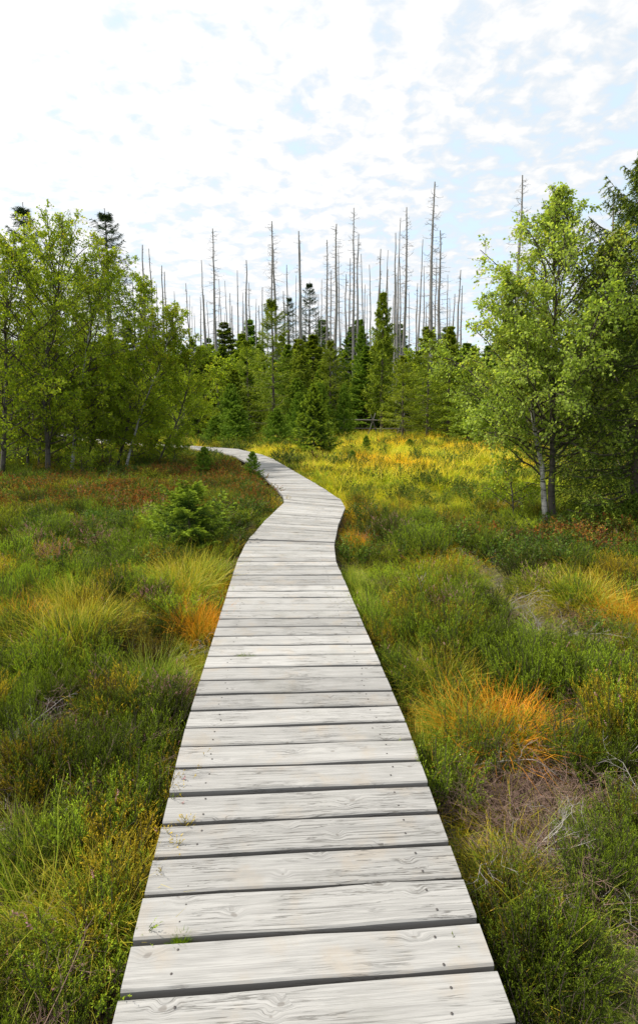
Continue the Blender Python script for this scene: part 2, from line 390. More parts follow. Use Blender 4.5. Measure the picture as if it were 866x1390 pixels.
# ------------------------------------------------------------------ boardwalk line
def pr(l, r): return (np.array(at(*l)[:2]), np.array(at(*r)[:2]))
st = [pr((180, 1280), (648, 1247)), pr((252, 987), (550, 979)), pr((322, 762), (456, 762))]
st0 = []
for q in (-1.0,):
    (l1, r1), (l2, r2) = st[0], st[1]
    dl = (l2 - l1) / np.linalg.norm(l2 - l1); dr = (r2 - r1) / np.linalg.norm(r2 - r1)
    bk = l1[1] - q
    st0.append((l1 - dl * bk, r1 - dr * bk))
st = st0 + st + [pr((334, 737), (453.5, 740)), pr((360, 706), (459, 712)), pr((386, 682), (468.5, 689)), pr((384, 673), (463, 679)), pr((373, 660), (437, 661.5)),
                 pr((353, 643), (402, 641)), pr((334, 627), (370, 622.5))]
W2 = lambda x, y: np.array([float(x), float(y)])
st += [(W2(-2.95, 19.2), W2(-2.1, 19.9)), (W2(-4.1, 21.5), W2(-3.35, 22.6)), (W2(-6.1, 23.3), W2(-5.6, 24.5))]
cl = [W2(-8.8, 25.7), W2(-11.3, 28.2), W2(-15.2, 33.5), W2(-19.8, 39.5), W2(-25, 45), W2(-33, 51)]
prev = (st[-1][0] + st[-1][1]) / 2
for i, c in enumerate(cl):
    nx = cl[i + 1] if i + 1 < len(cl) else c + (c - prev)
    d = nx - prev; d = d / np.linalg.norm(d); n = np.array([-d[1], d[0]])
    st.append((c + n * 0.62, c - n * 0.62)); prev = c
DL = np.array([a for a, b in st]); DR = np.array([b for a, b in st]); DC = (DL + DR) / 2
def deck_dist(x, y):
    """distance from points to the boardwalk edge (negative on it)"""
    best = np.full(np.shape(x), 1e9)
    for i in range(len(DC) - 1):
        a, b = DC[i], DC[i + 1]; d = b - a; L2 = d @ d
        h = np.clip(((x - a[0]) * d[0] + (y - a[1]) * d[1]) / L2, 0, 1)
        wa, wb = np.linalg.norm(DR[i] - DL[i]) / 2, np.linalg.norm(DR[i + 1] - DL[i + 1]) / 2
        nd = d / math.sqrt(L2)
        dist = np.hypot(x - a[0] - h * d[0], y - a[1] - h * d[1]) - (wa + (wb - wa) * h) * 0.97
        best = np.minimum(best, dist)
    return best

# ------------------------------------------------------------------ ground
def ground_z(x, y):
    x = np.asarray(x, float); y = np.asarray(y, float)
    hum = (fbm(x * 0.8, y * 0.8, 3) - 0.5) * 0.30 + (fbm(x * 2.6, y * 2.6, 8) - 0.5) * 0.10
    low = np.clip(deck_dist(x, y) / 0.7, 0, 1)
    side = np.where(x < DC[0][0], 0.02, 0.0)
    z = -0.25 + hum * (0.35 + 0.65 * low) - 0.06 * (1 - low)
    far = np.clip((y - 30) / 60, 0, 1)
    return z + side - far * 0.0
def build_ground():
    def axis(lo, hi, near_lo, near_hi, step, gro=1.18):
        a = list(np.arange(near_lo, near_hi + 1e-6, step)); s = step
        while a[-1] < hi: s *= gro; a.append(a[-1] + s)
        s = step
        while a[0] > lo: s *= gro; a.insert(0, a[0] - s)
        return np.array(a)
    xs = axis(-1200, 1200, -7, 7, 0.13); ys = axis(-400, 1600, -1, 14, 0.13)
    X, Y = np.meshgrid(xs, ys); Z = ground_z(X, Y)
    nx, ny = len(xs), len(ys)
    i = np.arange(ny - 1)[:, None] * nx + np.arange(nx - 1)[None]
    Fc = np.stack([i, i + 1, i + nx + 1, i + nx], -1).reshape(-1, 4)
    mb = MB(); mb.add(np.stack([X, Y, Z], -1), Fc)
    o = obj('bog_ground', mb.mesh('bog_ground', M['ground'])); tag(o, kind='structure')
build_ground()

# ------------------------------------------------------------------ boardwalk
def build_boardwalk():
    rng = np.random.default_rng(5)
    root = empty('boardwalk', (float(DC[0][0]), float(DC[0][1]), 0))
    tag(root, 'weathered pale grey plank boardwalk winding across the bog and bending left towards the forest', 'boardwalk')
    bx, by = DC[0]
    quads = []
    for i in range(len(st) - 1):
        Lc = np.linalg.norm(DC[i + 1] - DC[i]); n = max(1, int(round(Lc / 0.160)))
        for k in range(n):
            a, b = k / n, (k + 1) / n
            g = 0.0095 / Lc
            a2, b2 = a + g, b - g
            jl = rng.normal(size=2) * 0.004; ja = rng.normal() * 0.035 / (1)
            ll = lambda s: DL[i] + (DL[i + 1] - DL[i]) * s
            rr = lambda s: DR[i] + (DR[i + 1] - DR[i]) * s
            j = rng.normal(size=4) * 0.012
            quads.append((ll(a2 + j[0] * g * 12), rr(a2 + j[1] * g * 12), rr(b2 + j[2] * g * 12), ll(b2 + j[3] * g * 12)))
    TH = 0.05
    def plank(q, simple):
        c = sum(q) / 4
        ax = (q[1] + q[2] - q[0] - q[3]); ang = math.atan2(ax[1], ax[0])
        ca, sa = math.cos(-ang), math.sin(-ang)
        loc = [np.array([(p - c)[0] * ca - (p - c)[1] * sa, (p - c)[0] * sa + (p - c)[1] * ca]) for p in q]
        ns = 1 if simple else 4
        ch = 0.006
        V = []; Fc = []
        warp = rng.normal(size=2) * 0.0015
        for s in range(ns + 1):
            u = s / ns
            f = loc[0] * (1 - u) + loc[1] * u; b = loc[3] * (1 - u) + loc[2] * u
            if 0 < s < ns:
                f = f + [0, rng.normal() * 0.0022]; b = b + [0, rng.normal() * 0.0022]
            z = rng.normal() * 0.0012 + warp[0] * (u - .5) * 2
            d = (b - f) / np.linalg.norm(b - f)
            V += [(*f, z - TH), (*f, z - ch), (*(f + d * ch), z), (*(b - d * ch), z), (*b, z - ch), (*b, z - TH)]
        for s in range(ns):
            for k in range(6):
                Fc.append([s * 6 + k, s * 6 + (k + 1) % 6, (s + 1) * 6 + (k + 1) % 6, (s + 1) * 6 + k])
        Fc = np.array(Fc)[:, ::-1]
        e = ns * 6
        caps = np.array([[0, 1, 4, 5], [1, 2, 3, 4]])
        mb = MB(); mb.add(V, Fc); mb.add(V, np.concatenate([caps, (caps + e)[:, ::-1]]))
        me = mb.mesh('plank', M['wood'], smooth=False)
        return me, c, ang
    N = len(quads)
    mbn = MB(); aa = np.arange(6) * PI / 3
    mbn.add([(math.cos(q) * .0045, math.sin(q) * .0045, .0) for q in aa] + [(0, 0, .0016)], np.array([[k, (k + 1) % 6, 6] for k in range(6)]))
    nail = mbn.mesh('nail', M['nail'], False)
    for i in range(min(N, 298)):
        me, c, ang = plank(quads[i], i > 150)
        o = obj('plank', me, root); o.location = (c[0] - bx, c[1] - by, rng.normal() * 0.0025); o.rotation_euler = (rng.normal() * 0.004, 0, ang)
        if i < 45:
            W = max(v.co.x for v in me.vertices)
            for fx in (-.72, .72):
                for fy in (-.035, .035):
                    nl = obj('nail', nail, o); nl.location = (W * fx + rng.normal() * .012, fy + rng.normal() * .008, .0012)
    if N > 298:
        mb = MB()
        for q in quads[298:]:
            V = [(p[0] - bx, p[1] - by, z) for z in (0.0, -TH) for p in q]
            mb.add(V, np.array([[0, 1, 2, 3], [7, 6, 5, 4], [0, 4, 5, 1], [1, 5, 6, 2], [2, 6, 7, 3], [3, 7, 4, 0]]))
        obj('far_planks', mb.mesh('far_planks', M['wood'], False), root, 'stuff')
    # two long bearers under the planks, one piece per straight run, on short posts
    for i in range(len(st) - 1):
        for f in (0.14, 0.86):
            a = DL[i] * (1 - f) + DR[i] * f; b = DL[i + 1] * (1 - f) + DR[i + 1] * f
            d = (b - a); L = np.linalg.norm(d); d = d / L; n = np.array([-d[1], d[0]]) * 0.045
            z1, z0 = -TH - 0.006, -TH - 0.13 + 0.002 * (i % 2)
            V = [(*(p - [bx, by]), z) for z in (z1, z0) for p in (a - n, a + n, b + n, b - n)]
            mb = MB(); mb.add(V, np.array([[3, 2, 1, 0], [4, 5, 6, 7], [0, 1, 5, 4], [1, 2, 6, 5], [2, 3, 7, 6], [3, 0, 4, 7]]))
            obj('bearer', mb.mesh('bearer', M['beam'], False), root)
build_boardwalk()

# ------------------------------------------------------------------ scatter (instances of a few plants over a field: stuff)
def proto_coll(name, meshes):
    c = bpy.data.collections.new(name)
    for i, me in enumerate(meshes):
        o = bpy.data.objects.new('%s_%02d' % (name, i), me); c.objects.link(o)
    return c
def scatter(name, coll, P, rot, scl, idx, tint, label):
    me = bpy.data.meshes.new(name); n = len(P)
    me.vertices.add(n); me.vertices.foreach_set('co', np.asarray(P, np.float32).ravel())
    me.attributes.new('rot', 'FLOAT_VECTOR', 'POINT').data.foreach_set('vector', np.asarray(rot, np.float32).ravel())
    me.attributes.new('scl', 'FLOAT_VECTOR', 'POINT').data.foreach_set('vector', np.asarray(scl, np.float32).ravel())
    me.attributes.new('idx', 'INT', 'POINT').data.foreach_set('value', np.asarray(idx, np.int32))
    tn = np.ones((n, 4), np.float32); tn[:, :3] = tint
    me.attributes.new('tint', 'FLOAT_COLOR', 'POINT').data.foreach_set('color', tn.ravel())
    o = obj(name, me); tag(o, label, kind='stuff')
    g = bpy.data.node_groups.new(name, 'GeometryNodeTree')
    g.interface.new_socket('Geometry', in_out='INPUT', socket_type='NodeSocketGeometry')
    g.interface.new_socket('Geometry', in_out='OUTPUT', socket_type='NodeSocketGeometry')
    nn, ll = g.nodes, g.links
    gi, go = nn.new('NodeGroupInput'), nn.new('NodeGroupOutput')
    ci = nn.new('GeometryNodeCollectionInfo'); ci.inputs['Collection'].default_value = coll
    ci.inputs['Separate Children'].default_value = True; ci.inputs['Reset Children'].default_value = True
    ip = nn.new('GeometryNodeInstanceOnPoints'); ip.inputs['Pick Instance'].default_value = True
    def na(nm, ty):
        a = nn.new('GeometryNodeInputNamedAttribute'); a.data_type = ty; a.inputs[0].default_value = nm; return a.outputs[0]
    er = nn.new('FunctionNodeEulerToRotation'); ll.new(na('rot', 'FLOAT_VECTOR'), er.inputs[0])
    ll.new(gi.outputs[0], ip.inputs['Points']); ll.new(ci.outputs[0], ip.inputs['Instance'])
    ll.new(na('idx', 'INT'), ip.inputs['Instance Index']); ll.new(er.outputs[0], ip.inputs['Rotation'])
    ll.new(na('scl', 'FLOAT_VECTOR'), ip.inputs['Scale']); ll.new(ip.outputs[0], go.inputs[0])
    md = o.modifiers.new('scatter', 'NODES'); md.node_group = g
    return o

def heather_clump(seed, n=80, flowers=0.0, ragged=0.0):
    rng = np.random.default_rng(seed); mb = MB(); RM = 0.15
    a = rng.random(n) * 2 * PI; r = RM * np.sqrt(rng.random(n)) * (0.75 + 0.25 * np.sin(a * 3 + seed))
    B = np.stack([np.cos(a) * r * .6, np.sin(a) * r * .6, np.zeros(n) - 0.02], -1)
    lean = 0.05 + (r / RM) * (0.75 + 0.4 * rng.random(n))
    D = nrm(np.stack([np.cos(a) * lean, np.sin(a) * lean, np.ones(n)], -1) + rng.normal(size=(n, 3)) * 0.14)
    L = ((0.18 + 0.12 * rng.random(n)) * (1 - 0.25 * r / RM))[:, None, None]
    u = np.linspace(0, 1, 6)[None, :, None]
    P = B[:, None] + D[:, None] * L * u + np.array([0, 0, 0.18]) * L * u * u + np.cumsum(rng.normal(size=(n, 6, 3)) * 0.009, 1) * (u > 0)
    tubes(mb, P, np.broadcast_to(np.linspace(0.0022, 0.0008, 6), (n, 6)), 3, mat=1)
    S, Ls, ss = grow(rng, P, 19, 0.40, 1.0, 0.038, 0.70, 0.45, 0.1, K=3, wig=0.02)
    sr = np.repeat(rng.random(n), 19) * 0.6 + rng.random(len(S)) * 0.4
    fl = rng.random(len(S)) < flowers
    if ragged:
        keep = rng.random(len(S)) > ragged; S, ss, sr, fl = S[keep], ss[keep], sr[keep], fl[keep]
    g = ~fl
    needles(mb, rng, S[g], 13, 0.0056, 0.0029, 0.75, sr[g], ss[g])
    if fl.any(): needles(mb, rng, S[fl], 12, 0.0075, 0.0050, 1.1, sr[fl], ss[fl], mat=2)
    return mb.mesh('heather', [M['heather'], M['heather_wood'], M['flower']])
def grass_tuft(seed, n=60, H=0.36, spread=0.06, w=0.0034):
    rng = np.random.default_rng(seed); mb = MB()
    a = rng.random(n) * 2 * PI; r = spread * np.sqrt(rng.random(n))
    B = np.stack([np.cos(a) * r, np.sin(a) * r, np.zeros(n) - 0.03], -1)
    lean = 0.1 + 0.55 * rng.random(n)
    D = nrm(np.stack([np.cos(a) * lean, np.sin(a) * lean, np.ones(n)], -1) + rng.normal(size=(n, 3)) * 0.12)
    blades(mb, rng, B, D, H * (0.5 + 0.7 * rng.random(n)), w, 0.15 + 0.75 * rng.random(n), 5)
    return mb.mesh('grass', [M['grass']])
def bilberry_clump(seed, mat, n=26, H=0.24):
    rng = np.random.default_rng(seed); mb = MB()
    a = rng.random(n) * 2 * PI; r = 0.10 * np.sqrt(rng.random(n))
    B = np.stack([np.cos(a) * r, np.sin(a) * r, np.zeros(n) - 0.02], -1)
    D = nrm(np.stack([np.cos(a) * .4, np.sin(a) * .4, np.ones(n)], -1) + rng.normal(size=(n, 3)) * 0.25)
    L = (H * (0.6 + 0.6 * rng.random(n)))[:, None, None]; u = np.linspace(0, 1, 5)[None, :, None]
    P = B[:, None] + D[:, None] * L * u + np.cumsum(rng.normal(size=(n, 5, 3)) * 0.012, 1) * (u > 0)
    tubes(mb, P, np.broadcast_to(np.linspace(0.002, 0.0008, 5), (n, 5)), 3, mat=1)
    S, Ls, ss = grow(rng, P, 6, 0.3, 1.0, 0.07, 0.8, 0.3, 0, K=4, wig=0.04)
    tubes(mb, S, np.full((len(S), 4), 0.0008), 3, mat=1)
    s = (np.arange(7)[None] + rng.random((len(S), 7))) / 7
    Q, T = interp_curve(S, s)
    rr = np.clip(np.repeat(rng.random(len(S)), 7) * 0.7 + rng.random(len(S) * 7) * 0.3, 0, 1)
    leaves(mb, rng, Q.reshape(-1, 3), T.reshape(-1, 3), 0.019, -0.2, rr, 0.33)
    return mb.mesh('bilberry', [mat, M['heather_wood']])
def twig_clump(seed, n=16, mat='twig', H=0.25):
    rng = np.random.default_rng(seed); mb = MB()
    a = rng.random(n) * 2 * PI
    B = np.stack([np.cos(a) * .03, np.sin(a) * .03, np.zeros(n) - .02], -1)
    D = nrm(np.stack([np.cos(a), np.sin(a), 0.3 + 1.1 * rng.random(n)], -1))
    L = (H * (0.6 + 0.8 * rng.random(n)))[:, None, None]; u = np.linspace(0, 1, 6)[None, :, None]
    P = B[:, None] + D[:, None] * L * u + np.cumsum(rng.normal(size=(n, 6, 3)) * 0.022, 1) * (u > 0)
    tubes(mb, P, np.broadcast_to(np.linspace(0.0030, 0.0012, 6), (n, 6)), 3)
    S, _, _ = grow(rng, P, 6, 0.25, 1.0, 0.09, 0.8, 0.1, 0, K=4, wig=0.15)
    tubes(mb, S, np.broadcast_to(np.linspace(0.0014, 0.0006, 4), (len(S), 4)), 3)
    S2, _, _ = grow(rng, S, 3, 0.3, 1.0, 0.035, 0.8, 0.1, 0, K=3, wig=0.15)
    tubes(mb, S2, np.full((len(S2), 3), 0.0007), 3)
    return mb.mesh('twigs', [M[mat]])

def band_points(rng, bands):
    out = []
    for (y0, y1, sp) in bands:
        xw = 0.72 * y1 + 1.6
        n = int((y1 - y0) * 2 * xw / (sp * sp))
        x = (rng.random(n) * 2 - 1) * xw; y = y0 + rng.random(n) * (y1 - y0)
        k = np.abs(x) < 0.72 * y + 1.6
        out.append(np.stack([x[k], y[k], np.full(k.sum(), sp)], -1))
    return np.concatenate(out)
# colour and plant zones of the bog, centred on places in the scene: (px, py, rx, ry metres)
def zone(pts, blobs):
    v = np.zeros(len(pts))
    for (px, py, rx, ry, s) in blobs:
        c = at(px, py, -0.2)
        q = ((pts[:, 0] - c.x) / rx) ** 2 + ((pts[:, 1] - c.y) / ry) ** 2
        e = s * np.exp(-q)
        if px < 400 and py < 720: e = e * (pts[:, 0] < np.interp(pts[:, 1], DC[:10, 1], DC[:10, 0]))
        v = np.maximum(v, e)
    return v
GRASSY = [(540, 680, 2.4, 2.2, 1.7), (500, 640, 2, 3, 1.6), (90, 850, .8, .9, 1), (260, 800, .5, 1.3, 1), (20, 790, .9, 1.2, .9), (15, 850, .5, .5, .8), (250, 900, .4, .4, .6), (120, 1250, .45, .22, 1.0), (30, 1170, .2, .2, .7), (160, 1200, .2, .2, .6),
          (470, 800, .5, 1.4, 1), (600, 755, 1.2, .8, .8), (480, 720, .6, 2, 1), (660, 970, .5, .35, 1.0), (600, 920, .5, .4, .9), (790, 800, 1.5, 1.2, .7), (850, 850, .5, .7, .8), (560, 1010, .2, .3, .6),
          (700, 1170, .35, .25, .5), (640, 1230, .35, .3, .6), (530, 650, 3.2, 4, 1.2), (620, 625, 8, 7, 1.3), (560, 600, 12, 14, 1.4), (700, 660, 3, 2.5, 1.1), (800, 690, 2.5, 1.6, 1), (330, 640, 1.2, 3, .6),
          (60, 740, 1.3, 1, .6), (200, 610, 7, 5, .9), (520, 690, 1.2, 1, .6), (790, 1240, .4, .3, .4)]
ORANGE = [(270, 825, .35, .5, .8), (480, 705, .45, 1.3, 1), (600, 755, 1.3, .35, .8), (690, 965, .4, .25, 1), (850, 830, .8, .6, .8), (540, 640, 1.0, 1.6, .7), (520, 606, 1.6, 2, .8), (640, 612, 1.6, 2, .6), (590, 597, 3, 2, .6), (500, 628, .8, 1.2, .7), (90, 850, .3, .5, .35), (15, 840, .5, .4, .6), (320, 655, 1.5, 1.5, .6), (20, 760, .6, .5, .4)]
LUSH = [(720, 665, 3.2, 1.6, 1), (800, 700, 2.5, 1.6, .9), (470, 790, .5, 1, .7), (130, 735, 1.6, .6, .6), (30, 700, 1.6, .5, .7), (40, 1170, .3, .3, .6)]
BARE = [(690, 1072, .24, .13, 1), (100, 1105, .20, .12, 1), (560, 830, .3, .4, .6), (600, 1130, .2, .15, .7), (240, 860, .25, .2, .5), (760, 980, .3, .2, .5), (800, 1120, .2, .12, .6), (60, 760, .5, .3, .5)]
SAP = [(256, 735, .32, .32, 1.3)]
RED = [(60, 682, 5, 1.3, .9), (290, 662, 1.9, 2.6, .9), (200, 668, 3.2, 1.3, .8), (335, 665, .9, 1.6, .7), (790, 740, 1.3, .5, .45), (850, 755, .8, .5, .5), (120, 700, 3, .5, .4)]

def build_cover():
    rng = np.random.default_rng(21)
    # heather
    protos = [heather_clump(100 + k, flowers=(0.0, 0.0, 0.0, 0.02, 0.0, 0.0, 0.30, 0.0)[k], ragged=(0, 0, .15, 0, .35, 0, .1, .2)[k]) for k in range(8)]
    col = proto_coll('heather_plant', protos)
    P = band_points(rng, [(0.4, 3, 0.125), (3, 6, 0.14), (6, 12, 0.19), (12, 25, 0.36), (25, 62, 0.95)])
    x, y, sp = P.T
    dd = deck_dist(x, y)
    gr = np.clip(zone(P, GRASSY) * (0.45 + 1.1 * fbm(x * 1.5, y * 1.5, 40)), 0, 1); rd = zone(P, RED)
    pn = fbm(x * 1.1, y * 1.1, 51)
    keep = (dd > 0.10) & (rng.random(len(P)) > gr * 0.92) & (rng.random(len(P)) > np.clip(rd, 0, 1) * 0.62) & (pn > 0.40 + .25 * zone(P, BARE)) & (rng.random(len(P)) > zone(P, SAP))
    P = P[keep]; x, y, sp = P.T; n = len(P); dd = dd[keep]
    z = ground_z(x, y)
    s = (0.55 + 0.75 * rng.random(n)) * (0.5 + 0.95 * fbm(x * 1.3, y * 1.3, 60)) * np.clip(sp / 0.14, 1, 5.0) ** 0.55
    zs = s * np.clip(0.55 + 0.9 * fbm(x * 1.6, y * 1.6, 61), 0.6, 1.4) / np.clip(sp / 0.14, 1, 9) ** 0.2
    lim = np.clip((0.04 - z + 0.20 * np.clip(dd - 0.15, 0, 1)) / 0.30, 0.5, 3)
    zs = np.minimum(zs, lim)
    br = np.clip(0.10 + 1.75 * fbm(x * 2.3, y * 2.3, 62) + 0.35 * rng.normal(size=n), .30, 2.3)
    yel = np.clip((fbm(x * 0.8, y * 0.8, 63) - 0.45) * 3, 0, 1) * np.where(y < 5, .15, 1)
    br = br * np.where(y < 4, .85, 1.12)
    tint = np.stack([br * (0.92 + 0.5 * yel), br * (0.95 + 0.16 * yel), br * (1 - 0.2 * yel)], -1)
    bn = rng.random(n) < .08 + .18 * (fbm(x * 1.4, y * 1.4, 66) > .55)
    tint = np.where(bn[:, None], np.stack([br * 1.5, br * .80, br * .8], -1), tint)
    idx = rng.integers(0, 6, n); fz = ((fbm(x * 1.7, y * 1.7, 64) > 0.68) | (rng.random(n) < zone(P, [(675, 1010, .16, .12, 1), (60, 1040, .25, .2, .8), (150, 970, .3, .2, .7), (370, 730, .3, .5, .8), (110, 745, .8, .4, .5)]))) & (y < 11)
    idx = np.where(fz & (rng.random(n) < 0.5), 6, idx); idx = np.where(rng.random(n) < .08, 7, idx)
    rot = np.stack([rng.normal(size=n) * .12, rng.normal(size=n) * .12, rng.random(n) * 2 * PI], -1)
    scatter('heather_cover', col, np.stack([x, y, z], -1), rot, np.stack([s, s, zs], -1), idx, tint, 'dense green heather covering the bog on both sides of the boardwalk')
    # grass
    protos = [grass_tuft(200 + k, 55 if k < 4 else 26, (0.30, 0.38, 0.26, 0.34, 0.42, 0.30)[k], 0.05) for k in range(6)]
    far_protos = [grass_tuft(230 + k, 60, 0.36, 0.10, 0.013) for k in range(3)]
    col = proto_coll('grass_plant', protos + far_protos)
    P = band_points(rng, [(0.4, 3, 0.070), (3, 6, 0.085), (6, 12, 0.125), (12, 25, 0.22), (25, 62, 0.55)])
    x, y, sp = P.T; dd = deck_dist(x, y)
    g0 = zone(P, GRASSY); gr = np.clip(g0 * (0.35 + 1.2 * fbm(x * 1.5, y * 1.5, 40)), 0, 1)
    edge = np.exp(-(dd / 0.35) ** 2) * 0.45 * (fbm(x * .9, y * .9, 90) > 0.45)
    pr_ = np.clip(0.19 + gr ** 1.3 * 0.95 + edge, 0, 1)
    keep = (dd > 0.055) & (rng.random(len(P)) < pr_ * (1 - 0.8 * np.clip(zone(P, RED), 0, 1)) * (1 - np.clip(zone(P, SAP), 0, 1)))
    P = P[keep]; x, y, sp = P.T; n = len(P); z = ground_z(x, y); g0 = g0[keep]; dd = dd[keep]
    og = np.clip(zone(P, ORANGE) * (0.4 + 1.1 * fbm(x * 1.2, y * 1.2, 70)), 0, 1); lu = np.clip(zone(P, LUSH), 0, 1)
    s = (0.75 + 0.55 * rng.random(n)) * np.clip(sp / 0.085, 1, 6) ** 0.22 * np.clip(0.6 + 0.5 * g0, 0.6, 1.05)
    s = np.where(dd < 0.3, np.minimum(s, 0.92), s)
    yl = np.clip((fbm(x * 0.7, y * 0.7, 71) - 0.35) * 2.2 + 0.15 * rng.normal(size=n), 0, 1)
    base = np.array([0.85, 0.95, 0.8]) * (1 - yl[:, None]) + np.array([1.75, 1.25, 0.6]) * yl[:, None]
    base = base * (1 - og[:, None]) + np.array([2.0, 1.08, 0.40]) * og[:, None]
    base = base * (1 - lu[:, None] * .8) + np.array([0.80, 1.15, 0.7]) * lu[:, None] * .8
    gf = np.clip(zone(P, [(560, 640, 3.5, 5, 1), (540, 610, 7, 7, 1), (650, 600, 9, 8, 1), (600, 660, 3, 2, 1), (470, 700, .6, 2, .8), (560, 680, 2.8, 2.2, 1.2), (700, 660, 2.5, 2, .8)]), 0, 1)[:, None] * .7
    base = base * (1 - gf) + (np.array([1.55, 1.4, .45]) * (1 - og[:, None]) + np.array([2.3, 1.2, .35]) * og[:, None]) * gf
    base *= (0.8 + 0.35 * rng.random((n, 1))) * (1 + 0.30 * np.clip((y[:, None] - 9) / 8, 0, 1))
    idx = np.where(sp > 0.2, rng.integers(6, 9, n), rng.integers(0, 6, n))
    rot = np.stack([rng.normal(size=n) * .32, rng.normal(size=n) * .32, rng.random(n) * 2 * PI], -1)
    scatter('bog_grass_cover', col, np.stack([x, y, z], -1), rot, np.stack([s, s, s], -1), idx, base, 'long green, yellow and orange bog grass growing among the heather')
    # bilberry and other low leafy shrubs
    protos = [bilberry_clump(300 + k, M['bilberry']) for k in range(4)] + [bilberry_clump(320 + k, M['bilberry_green']) for k in range(2)]
    col = proto_coll('bilberry_plant', protos)
    P = band_points(rng, [(0.4, 6, 0.22), (6, 16, 0.14), (16, 30, 0.30)])
    x, y, sp = P.T; dd = deck_dist(x, y); rd = np.clip(zone(P, RED) * (0.5 + fbm(x, y, 80)), 0, 1)
    keep = (dd > 0.28) & (rng.random(len(P)) < np.clip(np.where(y < 6, 0.012, 0.05) + 1.6 * rd, 0, 1))
    P = P[keep]; rd = rd[keep]; x, y, sp = P.T; n = len(P); z = ground_z(x, y)
    s = (0.6 + 0.9 * fbm(x * 1.5, y * 1.5, 82) + 0.4 * rng.random(n)) * np.clip(sp / 0.15, 1, 4) ** 0.5
    s = np.where(y < 6, s * .55, s)
    br = 0.6 + 0.7 * rng.random(n); tint = np.stack([br, br, br], -1)
    idx = np.where((rd > 0.12) & (rng.random(n) < 0.75), rng.integers(0, 4, n), rng.integers(4, 6, n))
    rot = np.stack([rng.normal(size=n) * .1, rng.normal(size=n) * .1, rng.random(n) * 2 * PI], -1)
    scatter('bilberry_cover', col, np.stack([x, y, z], -1), rot, np.stack([s, s, s], -1), idx, tint, 'low bilberry shrubs with green and rust red leaves')
    # dead twigs in the heather
    protos = [twig_clump(400 + k, 14, 'twig') for k in range(3)] + [twig_clump(410 + k, 9, 'pale_twig', .3) for k in range(2)]
    col = proto_coll('dry_twig_plant', protos)
    P = band_points(rng, [(0.4, 3, 0.11), (3, 8, 0.16), (8, 16, .45)])
    x, y, sp = P.T; dd = deck_dist(x, y)
    tw = fbm(x * 1.2, y * 1.2, 95)
    tw2 = zone(P, [(690, 1068, .25, .14, .8), (110, 1090, .3, .2, .8), (560, 820, .4, .6, .7), (600, 1130, .3, .25, .7), (60, 1040, .3, .25, .7), (420, 905, .0001, .0001, 0)])
    bare = fbm(x * 1.1, y * 1.1, 51) < 0.42 + .25 * zone(P, BARE)
    keep = (dd > 0.30) & (rng.random(len(P)) < np.clip(0.06 + bare * 0.32 + (tw > 0.62) * 0.3 + tw2, 0, 1))
    P = P[keep]; x, y, sp = P.T; n = len(P); z = ground_z(x, y)
    s = 0.7 + 0.5 * rng.random(n)
    rot = np.stack([rng.normal(size=n) * .2, rng.normal(size=n) * .2, rng.random(n) * 2 * PI], -1)
    idx = np.where(rng.random(n) < .8, rng.integers(0, 3, n), rng.integers(3, 5, n))
    scatter('dry_twig_cover', col, np.stack([x, y, z], -1), rot, np.stack([s, s, s * .55], -1), idx, np.ones((n, 3)), 'dry brown and grey heather twigs lying among the green plants')
build_cover()

